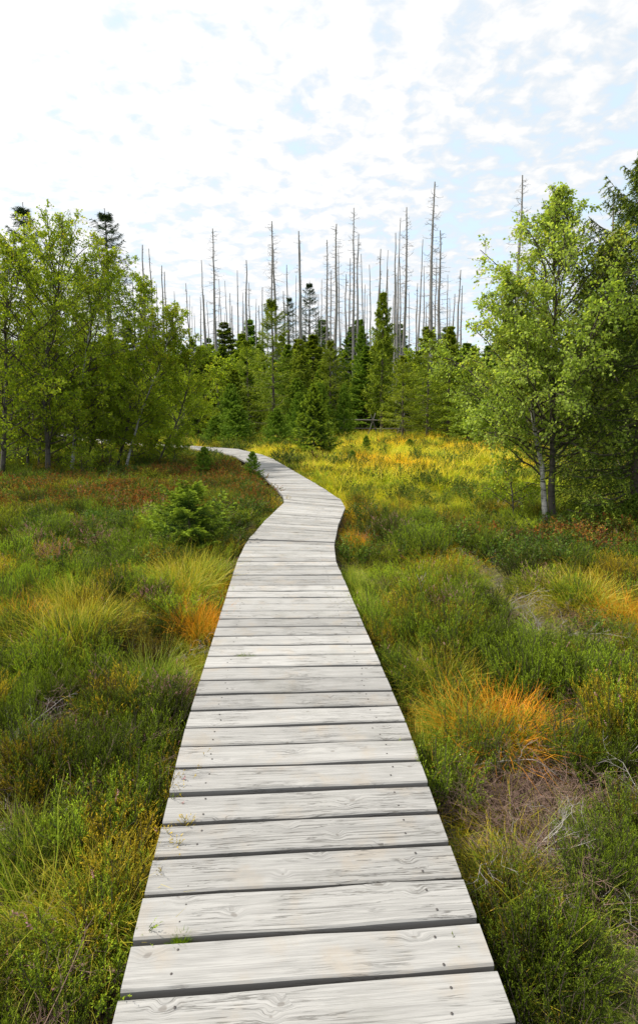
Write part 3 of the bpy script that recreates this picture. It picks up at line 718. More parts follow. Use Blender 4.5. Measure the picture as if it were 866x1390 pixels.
# ------------------------------------------------------------------ single tussocks
def tussock_mesh(seed, mat, n=420, H=0.5, spread=0.13):
    rng = np.random.default_rng(seed); mb = MB()
    a = rng.random(n) * 2 * PI; r = spread * np.sqrt(rng.random(n))
    B = np.stack([np.cos(a) * r, np.sin(a) * r, np.zeros(n) - 0.04], -1)
    lean = 0.04 + 0.62 * rng.random(n) ** 1.3 * (0.3 + 0.7 * r / spread)
    a2 = a + rng.normal(size=n) * 0.35
    D = nrm(np.stack([np.cos(a2) * lean, np.sin(a2) * lean, np.ones(n)], -1))
    blades(mb, rng, B, D, H * (0.5 + 0.65 * rng.random(n)), 0.0038, 0.08 + 0.55 * rng.random(n) ** 1.2, 6)
    return mb.mesh('grass_tussock', [M[mat]])
def build_tussocks():
    TM = {k: [tussock_mesh(500 + 10 * i + j, k, (1000, 820)[j], (.52, .44)[j]) for j in range(2)] for i, k in enumerate(('t_green', 't_yellow', 't_orange'))}
    L = [  # px, py of the base, width scale, height scale, kind, label
        (95, 895, 1.35, 1.15, 't_yellow', 'large yellow tipped grass tussock in the heather on the left, tallest blades on that side'),
        (60, 930, 1.0, .8, 't_green', 'green grass tussock just in front of the large yellow tussock on the left'),
        (105, 830, 1.0, .9, 't_yellow', 'pale yellow grass tussock directly behind the large yellow one on the left'),
        (20, 870, 1.1, .8, 't_orange', 'golden grass tussock cut by the left edge of the photo'),
        (250, 815, 1.4, 1.0, 't_yellow', 'broad yellow green tussock beside the left edge of the boardwalk before its bend'),
        (285, 790, 1.1, 1.0, 't_green', 'green tussock pressed against the left boardwalk edge behind the small orange tussock'),
        (270, 862, .9, .8, 't_orange', 'small orange tussock by the left edge of the boardwalk'),
        (165, 850, .9, .6, 't_green', 'grey green fine grass tuft between the two yellow tussocks on the left'),
        (205, 930, 1.0, .8, 't_green', 'dull green tussock on the left of the boardwalk in front of the orange tussock'),
        (30, 1190, .8, .8, 't_green', 'green grass tuft at the lower left edge of the photo'),
        (140, 1260, .85, .62, 't_yellow', 'yellow green grass tussock in the lower left corner beside the boardwalk'),
        (100, 1300, .8, .55, 't_yellow', 'low bright grass tuft nearest the lower left corner'),
        (485, 745, .85, .75, 't_orange', 'orange grass tussock in the bend on the right side of the boardwalk'),
        (470, 800, .9, .8, 't_green', 'deep green tussock hugging the right boardwalk edge below the bend'),
        (495, 850, 1.0, .8, 't_green', 'pale green arching tussock on the right boardwalk edge in the middle distance'),
        (600, 775, 1.6, .75, 't_orange', 'wide rusty orange tussock in the heather right of the boardwalk'),
        (672, 1005, 1.25, .78, 't_orange', 'bright orange grass tussock right of the boardwalk, most vivid in the foreground'),
        (615, 1000, 1.0, .85, 't_green', 'green grass tussock directly left of the bright orange one'),
        (600, 930, 1.1, .7, 't_yellow', 'straw coloured tussock behind the bright orange one'),
        (722, 1000, .8, .55, 't_orange', 'low orange tuft at the right hand side of the bright orange tussock'),
        (790, 830, 1.4, .85, 't_yellow', 'yellow green tussock in the heather below the birch on the right'),
        (848, 850, 1.2, .9, 't_orange', 'orange brown tussock at the right edge of the photo'),
        (550, 1035, .8, .6, 't_green', 'green grass tuft against the right boardwalk edge in the foreground'),
        (690, 1200, .7, .6, 't_yellow', 'sparse yellow grass tuft in the lower right heather'),
        (650, 745, 1.1, .8, 't_yellow', 'yellow green tussock between the boardwalk bend and the birch'),
        (560, 700, 1.3, .9, 't_yellow', 'yellow tussock on the right of the upper boardwalk bend'),
        (365, 715, .6, .6, 't_green', 'green tussock on the inside of the boardwalk bend'),
        (372, 690, .6, .55, 't_orange', 'small orange tussock at the left point of the boardwalk bend'),
    ]
    rng = np.random.default_rng(9)
    for i, (px, py, sw, sh, k, lab) in enumerate(L):
        p = at(px, py, -0.22)
        o = obj('grass_tussock', TM[k][i % 2]); zz = float(ground_z(p.x, p.y))
        dd = float(deck_dist(np.array(p.x), np.array(p.y)))
        if dd < 0.14:
            sgn = 1 if p.x > np.interp(p.y, DC[:, 1][:8], DC[:, 0][:8]) else -1
            p.x += sgn * (0.16 - dd)
        o.location = (p.x, p.y, float(ground_z(p.x, p.y))); o.rotation_euler = (0, 0, float(rng.random() * 6.28)); o.scale = (sw, sw, sh)
        tag(o, lab, 'grass tussock', 'single grass tussocks in the bog')
build_tussocks()

# moss in two plank gaps
def build_moss():
    rng = np.random.default_rng(33)
    for (x0, x1, y, lab) in ((232, 259, 1277.5, 'small tuft of bright green moss in the gap of the nearest planks'),
                          (316, 350, 892, 'thin strip of bright moss in a plank gap farther along the boardwalk')):
        a, b = at(x0, y, -0.01), at(x1, y - 1, -0.01)
        mid = (a + b) / 2; mb = MB(); n = 420
        s = rng.random(n); B = np.stack([(a.x - mid.x) + (b.x - a.x) * s, (a.y - mid.y) + (b.y - a.y) * s + rng.normal(size=n) * .004, np.full(n, -0.03)], -1)
        D = nrm(rng.normal(size=(n, 3)) * .35 + [0, 0, 1])
        h = 0.062 * (1 - np.abs(s * 2 - 1) ** 3 * .7) * (.6 + .5 * rng.random(n))
        blades(mb, rng, B, D, h, 0.003, np.full(n, .1), 3)
        o = obj('moss_tuft', mb.mesh('moss_tuft', [M['moss']])); o.location = mid; tag(o, lab, 'moss')
build_moss()

# ------------------------------------------------------------------ birches
def birch(loc, trunks, env, seed, leafmat, leaf=0.045, n1=34, n2=9, n3=6, nl=9, s0=0.25, label='', name='birch_tree', group=None, bark=None, up=0.35, lean_len=1.0, cat='tree'):
    """trunks: list of (list of local points, base radius, bark)"""
    rng = np.random.default_rng(seed)
    root = empty(name, loc); tag(root, label, cat, group)
    tw = MB(); lf = MB()
    for ti, (pts, r0, bk, share) in enumerate(trunks):
        p = np.array(pts, float)
        d = np.concatenate([[0], np.cumsum(np.linalg.norm(np.diff(p, axis=0), axis=1))]); u = np.linspace(0, d[-1], 22)
        C = np.stack([np.interp(u, d, p[:, k]) for k in range(3)], -1)
        for _ in range(2): C[1:-1] = (C[:-2] + C[1:-1] * 2 + C[2:]) / 4
        C[1:-1] += np.cumsum(rng.normal(size=(20, 3)) * 0.010, 0) * [1, 1, 0.2]
        mbt = MB(); tubes(mbt, C[None], (r0 * (1 - 0.93 * (u / u[-1]) ** 0.85))[None] * np.where(np.arange(22) == 0, 1.25, 1), 9)
        obj('trunk', mbt.mesh('trunk', [bk]), root)
        m = int(n1 * share)
        s = s0 + (0.985 - s0) * ((np.arange(m) + rng.random(m)) / m)
        B, T = interp_curve(C[None], s[None]); B, T = B[0], T[0]
        H = max(q[0][-1][2] for q in trunks)
        L = np.array([env(b[2] / H) for b in B]) * (0.6 + 0.55 * rng.random(m))
        if ti: L = L * (1.1 - .85 * s)
        az = np.arange(m) * 2.4 + rng.random(m) * .9
        el = R(14) + R(52) * s ** 1.5 + rng.normal(size=m) * .12
        D = np.stack([np.cos(az) * np.cos(el), np.sin(az) * np.cos(el), np.sin(el)], -1) + T * .15
        K = 7; uu = np.linspace(0, 1, K)[None, :, None]
        P = B[:, None] + D[:, None] * L[:, None, None] * uu + np.array([0, 0, up]) * L[:, None, None] * (uu ** 2 - .9 * uu ** 3.5)
        P += np.cumsum(rng.normal(size=P.shape) * 0.05 * (uu > 0), 1) * L[:, None, None] / 2
        tubes(tw, P, (0.0095 * L[:, None] ** .8 + .003) * np.linspace(1, .3, K)[None], 4)
        S, Ls, ss = grow(rng, P, n2, 0.18, 1.0, L * 0.36, 0.75, 0.12, -0.10, K=5, wig=.10, lpow=0.5)
        tubes(tw, S, np.broadcast_to(np.linspace(.0042, .002, 5), (len(S), 5)), 3)
        Tw, Lt, st_ = grow(rng, S, n3, 0.15, 1.0, Ls * 0.42 + 0.05, 0.75, 0.0, -0.35, K=4, wig=.10)
        tubes(tw, Tw, np.full((len(Tw), 4), .0016), 3)
        q = (np.arange(nl)[None] + rng.random((len(Tw), nl))) / nl
        Q, TT = interp_curve(Tw, q)
        Q = Q + rng.normal(size=Q.shape) * 0.018
        clump = np.repeat(rng.random(len(P)), n2 * n3 * nl)
        rr = np.clip(clump * .45 + rng.random(Q.shape[0] * nl) * .6 - .02, 0, 1)
        kp = np.repeat(np.clip((L / np.max(L)) ** 1.1 * 1.05 + .12, 0, 1) * (.40 + .60 * rng.random(len(L))), n2 * n3 * nl)
        kk = rng.random(len(rr)) < kp
        leaves(lf, rng, Q.reshape(-1, 3)[kk], TT.reshape(-1, 3)[kk], leaf, .55, rr[kk], .38)
    obj('branches', tw.mesh('branches', [M['birch_twig']]), root, 'stuff')
    obj('foliage', lf.mesh('foliage', [leafmat], smooth=False), root, 'stuff')
    return root
def env_right(t):
    return np.interp(t, [0.15, 0.25, 0.45, 0.6, 0.7, 0.8, .88, 1.0], [1.6, 1.85, 1.75, 1.35, 1.0, .66, .38, .12])
def env_round(Rm):
    return lambda t: Rm * float(np.interp(t, [0.1, 0.3, 0.55, 0.8, 0.95, 1.0], [.9, 1, .95, .68, .34, .12]))

def build_birches():
    gz = -0.24
    d = depth_of(720, gz)
    b = at(744, 720, gz)
    # the right birch: two stems from one root
    t1 = [(at_depth(px, py, d + dy) - b) for px, py, dy in ((751, 722, 0), (747, 660, 0), (744, 600, 0), (748, 520, .05), (752, 440, .1), (751, 350, .1), (756, 258, .1))]
    t2 = [(at_depth(px, py, d + dy) - b) for px, py, dy in ((739, 722, 0.05), (737, 670, 0.05), (731, 615, 0), (722, 540, -.25), (705, 470, -.45), (694, 420, -.5), (690, 390, -.5))]
    birch(b, [(t1, .060, M['birch_bark_dark'], 1.25), (t2, .052, M['birch_bark'], .75)], env_right, 61, M['birch_leaf'], leaf=.040, n1=70, n2=11, n3=7, nl=12, s0=.21,
          label='slender birch with one white and one darker stem standing in the bog on the right')
    # the left group
    L = [  # base, path px, depth, radius, env, leafs, label
        ((66, 652), [(66, 652), (66, 600), (58, 520), (70, 430), (84, 370), (88, 318)], .075, 2.3, 'tallest birch of the left group with a dark upright trunk', 44, M['birch_bark_dark']),
        ((97, 646), [(97, 646), (102, 590), (112, 520), (122, 440), (138, 385), (146, 352)], .06, 2.0, 'birch with a pale forked foot just right of the tallest left birch', 38, M['birch_bark']),
        ((158, 640), [(158, 640), (172, 590), (184, 520), (190, 450), (196, 415), (202, 392)], .055, 1.8, 'birch leaning right behind the heath, left of the small leaning birch', 36, M['birch_bark_dark']),
        ((170, 642), [(170, 642), (180, 600), (192, 560), (215, 500), (228, 460), (235, 430)], .045, 1.5, 'thin twin birch stem rising right beside the leaning birch', 26, M['birch_bark']),
        ((212, 640), [(212, 640), (222, 610), (240, 575), (250, 540), (256, 500), (262, 470)], .04, 1.2, 'small dark birch leaning right at the end of the left group', 22, M['birch_bark_dark']),
        ((4, 655), [(4, 655), (6, 600), (10, 520), (8, 430), (14, 380), (18, 345)], .07, 2.2, 'birch with a straight dark trunk at the left edge of the photo', 40, M['birch_bark_dark']),
        ((-60, 640), [(-60, 640), (-62, 560), (-50, 460), (-40, 370), (-30, 330)], .07, 2.3, 'birch just outside the left edge whose branches reach into the picture', 34, M['birch_bark_dark']),
        ((38, 642), [(38, 642), (40, 590), (44, 540), (40, 470), (46, 410), (50, 370)], .045, 1.5, 'thin dark birch stem between the two trunks at the left edge', 24, M['birch_bark_dark']),
        ((88, 620), [(88, 620), (90, 560), (96, 480), (100, 430), (108, 375)], .05, 1.9, 'birch standing behind the tallest one of the left group', 30, M['birch_bark_dark']),
        ((52, 648), [(52, 648), (56, 590), (66, 520), (70, 470)], .03, 1.3, 'thin dark birch stem just left of the tallest left birch trunk', 16, M['birch_bark_dark']),
        ((118, 644), [(118, 644), (126, 590), (140, 530), (150, 470)], .028, 1.3, 'slender birch stem between the pale forked one and the right leaning one', 16, M['birch_bark_dark']),
        ((140, 636), [(140, 636), (136, 590), (128, 530), (126, 480)], .03, 1.3, 'slender birch stem leaning left in the middle of the left group', 16, M['birch_bark_dark']),
        ((184, 634), [(184, 634), (176, 590), (172, 540), (164, 500)], .026, 1.2, 'slender birch stem crossing behind the twin stem', 14, M['birch_bark_dark']),
        ((20, 640), [(20, 640), (24, 590), (22, 530), (28, 480)], .028, 1.3, 'slender birch stem beside the trunk at the left edge', 16, M['birch_bark_dark']),
        ((236, 612), [(236, 612), (242, 580), (252, 550), (256, 510)], .03, 1.5, 'small birch at the right hand rim of the left group behind the leaning one', 18, M['birch_bark_dark']),
    ]
    for i, (base, path, r, rm, lab, n1, bk) in enumerate(L):
        b = at(*base, gz); pts = [at_depth(px, py, b.y) - b for px, py in path]
        birch(b, [(pts, r, bk, 1)], env_round(rm), 70 + i, M['birch_leaf_deep'], leaf=.049, n1=int(n1 * 1.55), n2=9, n3=7, nl=12, s0=.10, label=lab, group='birches standing left of the boardwalk')
    # young birch beside the right one, more saplings on the left
    for (bx, by, ty, tx, rm, lab, sd) in ((700, 712, 632, 685, .5, 'thin young birch sapling just left of the right birch', 91), (262, 590, 520, 262, 1.3, 'low leafy birch bush behind the leaning left birch', 92),
                                  (22, 640, 560, 24, .8, 'leafy birch sapling low down at the left edge of the photo', 93), (130, 628, 560, 132, .8, 'leafy sapling between the birch trunks on the left', 94),
                                  (80, 640, 585, 78, .6, 'low leafy sapling at the foot of the tallest left birch', 95), (48, 632, 575, 50, .7, 'low leafy sapling between the first two trunks from the left edge', 96),
                                  (186, 640, 590, 190, .6, 'low leafy sapling between the twin stem and the small leaning birch', 97), (150, 652, 612, 146, .45, 'knee high leafy sapling in front of the birch that leans right', 98),
                                  (232, 640, 598, 236, .5, 'low leafy sapling right of the small leaning birch', 99), (108, 655, 612, 110, .45, 'knee high leafy sapling in front of the pale forked birch', 100)):
        b = at(bx, by, gz); p2 = at_depth(tx, ty, b.y) - b
        pts = [(0, 0, 0), tuple(p2 * .5 + Vector((.04, 0, 0))), tuple(p2)]
        birch(b, [(pts, .015 + rm * .008, M['birch_bark_dark'], 1)], env_round(rm), sd, M['birch_leaf_deep'], leaf=.04, n1=14, n2=6, n3=4, nl=6, s0=.2, label=lab, name='birch_sapling')
def build_edge_bushes():
    rng = np.random.default_rng(404)
    P = [birch((-14 - 2 * k, 36, -.24), [([(0, 0, 0), (.1, 0, 2.2), (.15, .1, 4.2)], .05, M['birch_bark_dark'], 1)], env_round(1.5), 410 + k, M['birch_leaf_deep'], leaf=.095, n1=26, n2=8, n3=5, nl=7, s0=.06,
               label='leafy yellow green birch bush at the forest edge', name='birch_bush', group='leafy bushes along the forest edge') for k in range(2)]
    first = [0, 0]
    for i, (px, Y, h) in enumerate([(270, 33, 3.6), (300, 37, 4.8), (328, 41, 4.2), (350, 43, 5.5), (600, 38, 4.6), (575, 41, 5.2), (548, 42, 4.4), (640, 32, 4.2), (690, 30, 4.0), (240, 38, 5), (200, 36, 4.6), (120, 38, 5), (60, 36, 4.6), (0, 38, 5), (430, 41, 4), (495, 43, 4.6), (760, 28, 3.6), (255, 45, 6.8), (285, 47, 7.0), (312, 46, 6.2), (345, 50, 7.4), (398, 49, 7), (455, 52, 7.4), (505, 50, 7), (560, 49, 7.2), (598, 47, 6.8), (630, 44, 6.6), (232, 42, 6), (415, 36, 3)]):
        k = i % 2; o = P[k] if not first[k] else copy_tree(P[k]); first[k] = 1
        f = h / 4.6; o.location = ((px - CX) / F * Y, Y, -.24); o.scale = (f * 1.1, f * 1.1, f); o.rotation_euler = (0, 0, float(rng.random() * 6.28))
build_birches()
build_edge_bushes()

# ------------------------------------------------------------------ spruces
def spruce_parts(seed, H, Rm, whorls, bpw, twigs, nn, nlen, nw, mat, clear=0.08, droop=0.0, power=.8, hang=0.0, irregular=.2, trunk_r=None, dead_low=0.0):
    rng = np.random.default_rng(seed)
    mt = MB(); mw = MB(); mn = MB()
    tr = trunk_r or H * 0.011 + .004
    z = np.linspace(0, H, 12); C = np.stack([np.cumsum(rng.normal(size=12) * H * .0012), np.cumsum(rng.normal(size=12) * H * .0012), z], -1); C[0, :2] = 0
    tubes(mt, C[None], (tr * (1 - .95 * (z / H) ** .9))[None], 8)
    zz = np.repeat(clear * H + (H * .98 - clear * H) * (np.linspace(0, 1, whorls)) ** .92, bpw)
    n = len(zz); zz = zz + rng.normal(size=n) * H / whorls * .18
    zz = np.clip(zz, clear * H * .8, H * .955); t = zz / H
    az = np.arange(n) * 2 * PI / bpw + np.repeat(rng.random(whorls) * 6.28, bpw) + rng.normal(size=n) * .25
    tt = (t - clear) / (1 - clear)
    L = Rm * np.clip(1 - tt, 0.01, 1) ** power * (1 - irregular + 1.3 * irregular * rng.random(n)) + Rm * 0.03
    L *= np.where(tt < .12, .65 + 3 * np.clip(tt, 0, 1), 1)
    el = np.interp(t, [0, .4, .8, 1], [R(-12) - droop, R(2) - droop * .8, R(28), R(60)]) + rng.normal(size=n) * .08
    K = 6; u = np.linspace(0, 1, K)[None, :, None]
    D = np.stack([np.cos(az) * np.cos(el), np.sin(az) * np.cos(el), np.sin(el)], -1)
    B = np.stack([np.interp(zz, z, C[:, 0]), np.interp(zz, z, C[:, 1]), zz], -1)
    P = B[:, None] + D[:, None] * L[:, None, None] * u + np.array([0, 0, 1.]) * L[:, None, None] * (u ** 2 * .22 - u * (1 - u) * .25)
    tubes(mw, P, (np.maximum(tr * .28 * (L / Rm), .0018))[:, None] * np.linspace(1, .3, K)[None], 3)
    # side twigs, left and right of each branch in its own plane
    s = (.12 + .86 * (np.arange(twigs)[None] + rng.random((n, twigs)) * .6) / twigs)
    Bt, T = interp_curve(P, s)
    side = np.stack([-np.sin(az), np.cos(az), np.zeros(n)], -1)[:, None] * np.where(np.arange(twigs) % 2, 1, -1)[None, :, None]
    a = R(52) + rng.normal(size=(n, twigs, 1)) * .15
    Dt = nrm(T * np.cos(a) + side * np.sin(a) + np.array([0, 0, -hang]) + rng.normal(size=(n, twigs, 3)) * .10)
    Lt = (L[:, None] * (.46 * (1 - s) ** .7 + .05) + .02) * (.75 + .5 * rng.random((n, twigs)))
    k2 = 4; v = np.linspace(0, 1, k2)[None, None, :, None]
    Tw = Bt[:, :, None] + Dt[:, :, None] * Lt[:, :, None, None] * v + np.array([0, 0, -.25 - hang]) * Lt[:, :, None, None] * v * v
    Tw = Tw.reshape(-1, k2, 3)
    tb = np.clip(np.repeat(rng.random(n), twigs) * .6 + rng.random(n * twigs) * .4, 0, 1)
    needles(mn, rng, Tw, nn, nlen, nw, .8, tb, s.ravel())
    needles(mn, rng, P, nn + 4, nlen, nw, .8, rng.random(n), np.full(n, .5))
    top = np.array([[C[-1] - [0, 0, H * .1], C[-1] - [0, 0, H * .03], C[-1]]])
    needles(mn, rng, top, 20, nlen * .45, nw * .6, .7, np.array([.6]), np.array([.9]))
    return mt.mesh('trunk', [M['spruce_bark']]), mw.mesh('branches', [M['spruce_bark']]), mn.mesh('foliage', [M[mat]], smooth=False), H, Rm
def place_spruce(parts, loc, H, Rm, label, name='spruce_tree', group=None, rz=0.0, cat='tree'):
    mt, mw, mn, H0, R0 = parts
    root = empty(name, loc, rz, (Rm / R0, Rm / R0, H / H0)); tag(root, label, cat, group)
    obj('trunk', mt, root); obj('branches', mw, root, 'stuff'); obj('foliage', mn, root, 'stuff')
    return root

def build_spruces():
    rng = np.random.default_rng(77)
    gz = -0.24
    PF = [spruce_parts(800 + k, 9, 1.9, (19, 21, 18, 22, 20)[k], 7, 17, 19, .11, .036, m, clear=.03, droop=(.1, .2, .25, 0, .15)[k], irregular=(.4, .5, .5, .3, .45)[k], power=(.95, .85, .8, 1, .9)[k]) for k, m in enumerate(('spruce', 'spruce', 'spruce_yellow', 'spruce_fresh', 'spruce'))]
    PD = spruce_parts(820, 13, 1.8, 22, 5, 13, 10, .11, .021, 'spruce_dark', clear=.15, droop=.1, irregular=.5, hang=.2, power=.62)
    PM = [spruce_parts(830, 2.4, .95, 16, 7, 16, 22, .055, .018, 'spruce', clear=.03, power=.75),
          spruce_parts(831, 2.0, 1.0, 15, 7, 16, 22, .055, .018, 'spruce_fresh', clear=.03, power=.7),
          spruce_parts(832, 1.0, .45, 11, 7, 12, 20, .032, .010, 'spruce_fresh', clear=.03, power=.75)]
    # near sapling left of the deck: broad low boughs
    near = spruce_parts(840, .85, .55, 7, 9, 20, 40, .022, .0085, 'spruce_near', clear=.25, power=.30, irregular=.45)
    def put(parts, px, ty, Y, Rm, label, **k):
        p = at_depth(px, ty, Y); loc = (p.x, Y, float(ground_z(p.x, Y)) if Y < 40 else gz)
        place_spruce(parts, loc, max(p.z - loc[2], .3), Rm, label, rz=float(rng.random() * 6.28), **k)
    put(near, 256, 674, 6.9, .66, 'broad low spruce sapling with fresh green tips left of the boardwalk', name='spruce_sapling', cat='young tree')
    put(PM[2], 343, 614, 13.2, .36, 'little spruce sapling right against the left boardwalk edge near the bend', name='spruce_sapling', cat='young tree')
    put(PM[2], 277, 608, 13.8, .46, 'little spruce sapling in the heath between the leaning birch and the boardwalk', name='spruce_sapling', cat='young tree')
    ctr = spruce_parts(845, 2.8, 1.15, 14, 8, 18, 24, .06, .024, 'spruce_near', clear=.02, power=.85, irregular=.3)
    put(ctr, 426, 522, 20.5, 1.2, 'bushy young spruce standing alone right behind the boardwalk bend', name='young_spruce', cat='young tree')
    put(PM[1], 376, 556, 25, .95, 'small young spruce left of the bushy one behind the boardwalk', name='young_spruce', cat='young tree')
    put(PM[1], 322, 552, 27, 1.25, 'wide bushy young spruce behind the far boardwalk where it turns left', name='young_spruce', cat='young tree')
    put(PM[1], 292, 566, 28, 1.0, 'low green spruce bush at the far left end of the visible boardwalk', name='young_spruce', cat='young tree')
    put(PM[1], 467, 524, 33, .9, 'slim light green young spruce in front of the dark forest edge', name='young_spruce', cat='young tree')
    put(PM[2], 497, 592, 22, .35, 'tiny spruce seedling in the golden grass right of the bushy young spruce', name='spruce_sapling', cat='young tree')
    put(PM[2], 478, 612, 18, .28, 'tiniest spruce seedling among the golden grass', name='spruce_sapling', cat='young tree')
    put(PM[2], 556, 596, 24, .4, 'small spruce seedling out in the golden grass field', name='spruce_sapling', cat='young tree')
    put(PM[2], 866, 672, 7.8, .42, 'low spruce seedling at the right edge of the photo below the big spruce', name='spruce_sapling', cat='young tree')
    # middle distance
    mid = spruce_parts(851, 10, 2.7, 15, 6, 20, 14, .12, .030, 'spruce_yellow', clear=.05, droop=.12, irregular=.5, power=.7, hang=.1)
    put(mid, 370, 406, 34, 2.9, 'dark spreading spruce standing tallest in the middle of the forest edge')
    drp = spruce_parts(850, 10.5, 1.7, 22, 5, 14, 12, .15, .045, 'spruce_yellow', clear=.22, droop=.45, irregular=.5, hang=.5, trunk_r=.11)
    put(drp, 521, 393, 39, 1.9, 'ragged drooping spruce with a bare lower trunk at the forest edge')
    put(PD, 421, 380, 62, 3.4, 'dark narrow living spruce among the dead trunks, behind the forest edge')
    put(PD, 393, 400, 66, 3.0, 'thin dark spruce just left of the dark narrow one among dead trunks')
    put(PF[2], 612, 440, 33, 1.9, 'yellow green spruce right of the drooping spruce, beside the right birch crown')
    put(mid, 583, 448, 36, 2.6, 'yellow green spruce between the drooping spruce and the right birch')
    put(mid, 548, 482, 34, 2.2, 'mid green spruce directly right of the drooping spruce')
    put(PF[1], 640, 470, 28, 1.7, 'spruce half hidden behind the left side of the right birch')
    put(PF[4], 408, 458, 38, 2.0, 'dark green spruce right behind the bushy young spruce')
    put(mid, 448, 462, 42, 2.6, 'dark green spruce left of the slim light green young one')
    put(PF[3], 490, 430, 45, 1.6, 'fresh green spruce just left of the drooping spruce')
    put(mid, 336, 462, 40, 2.7, 'fresh green spruce left of the tallest middle spruce')
    put(PF[2], 318, 500, 33, 1.8, 'yellow green spruce above the wide bushy young spruce')
    put(PD, 32, 274, 33, 3.4, 'dark spruce top showing above the birches near the left edge')
    put(PD, 143, 283, 34, 3.6, 'dark spruce top showing above the right half of the left birches')
    # big spruces on the right
    big = spruce_parts(860, 6.6, 1.75, 30, 8, 22, 24, .045, .016, 'spruce_bough', clear=.06, droop=.2, hang=.45, irregular=.4, power=.45)
    put(big, 892, 222, 8.2, 1.8, 'big spruce with drooping yellow green boughs filling the right edge')
    bigd = spruce_parts(861, 7.5, 2.0, 28, 7, 18, 18, .06, .020, 'spruce_bough', clear=.04, droop=.15, hang=.25, irregular=.3, power=.65)
    put(bigd, 826, 330, 13.5, 2.1, 'dark green spruce standing behind the right birch')
    put(bigd, 960, 240, 14.5, 2.4, 'tall spruce behind the big one, just beyond the right edge')
    put(bigd, 880, 380, 18, 2.3, 'dark spruce deep behind the big spruce on the right')
    put(PF[0], 782, 470, 24, 2.0, 'dark spruce seen through the right birch foliage, right of its trunks')
    put(PF[0], 670, 480, 30, 1.9, 'spruce behind the lower left foliage of the right birch')
    # dense stand that closes the view
    labs = {0: 'dark green spruce in the dense young stand behind the bog', 2: 'yellow green spruce in the dense young stand behind the bog', 3: 'fresh green spruce in the dense young stand behind the bog'}
    grp = {0: 'dark green spruces of the dense stand', 2: 'yellow green spruces of the dense stand', 3: 'fresh green spruces of the dense stand'}
    cnt = 0
    for (Y, sp, hy) in ((43, 2.6, 478), (50, 3.0, 466), (58, 3.6, 455), (68, 4.2, 448), (80, 5.5, 446)):
        x = -0.70 * Y - 2
        while x < 0.66 * Y + 2:
            xx = x + rng.normal() * .7; YY = Y + rng.normal() * 1.5
            px = CX + xx / YY * F
            x += sp * (.75 + .5 * rng.random())
            if Y < 45 and 455 < px < 480: continue
            if px < 40 and Y > 60 or px > 860 and Y > 60: continue
            hh = (554 - hy) / F * YY + 1.9; hh *= .78 + .38 * rng.random()
            if 225 < px < 300: hh *= .93
            k = int(rng.choice([0, 1, 4, 3, 3, 2, 2] if Y < 60 else [0, 1, 4, 4, 3]))
            kk = 0 if k in (0, 1, 4) else k
            place_spruce(PF[k], (xx, YY, gz), hh, (2.7 + 1.3 * rng.random()) * hh / 9 + .6, labs[kk], group=grp[kk], rz=float(rng.random() * 6.28)); cnt += 1
    # young growth between bog and stand, left behind the birches and at the forest edge
    for i in range(26):
        px = float(rng.choice([rng.uniform(-30, 300), rng.uniform(300, 640)])); Y = 30 + 9 * rng.random()
        if 440 < px < 565: continue
        xx = (px - CX) / F * Y
        if deck_dist(np.array(xx), np.array(Y)) < 1.6: continue
        hh = 1.4 + 2.6 * rng.random() ** 1.5
        place_spruce(PM[int(rng.integers(0, 2))], (xx, Y, gz), hh, hh * .42, 'small young spruce growing along the forest edge behind the bog', name='young_spruce', group='young spruces along the forest edge', rz=float(rng.random() * 6.28), cat='young tree')
build_spruces()

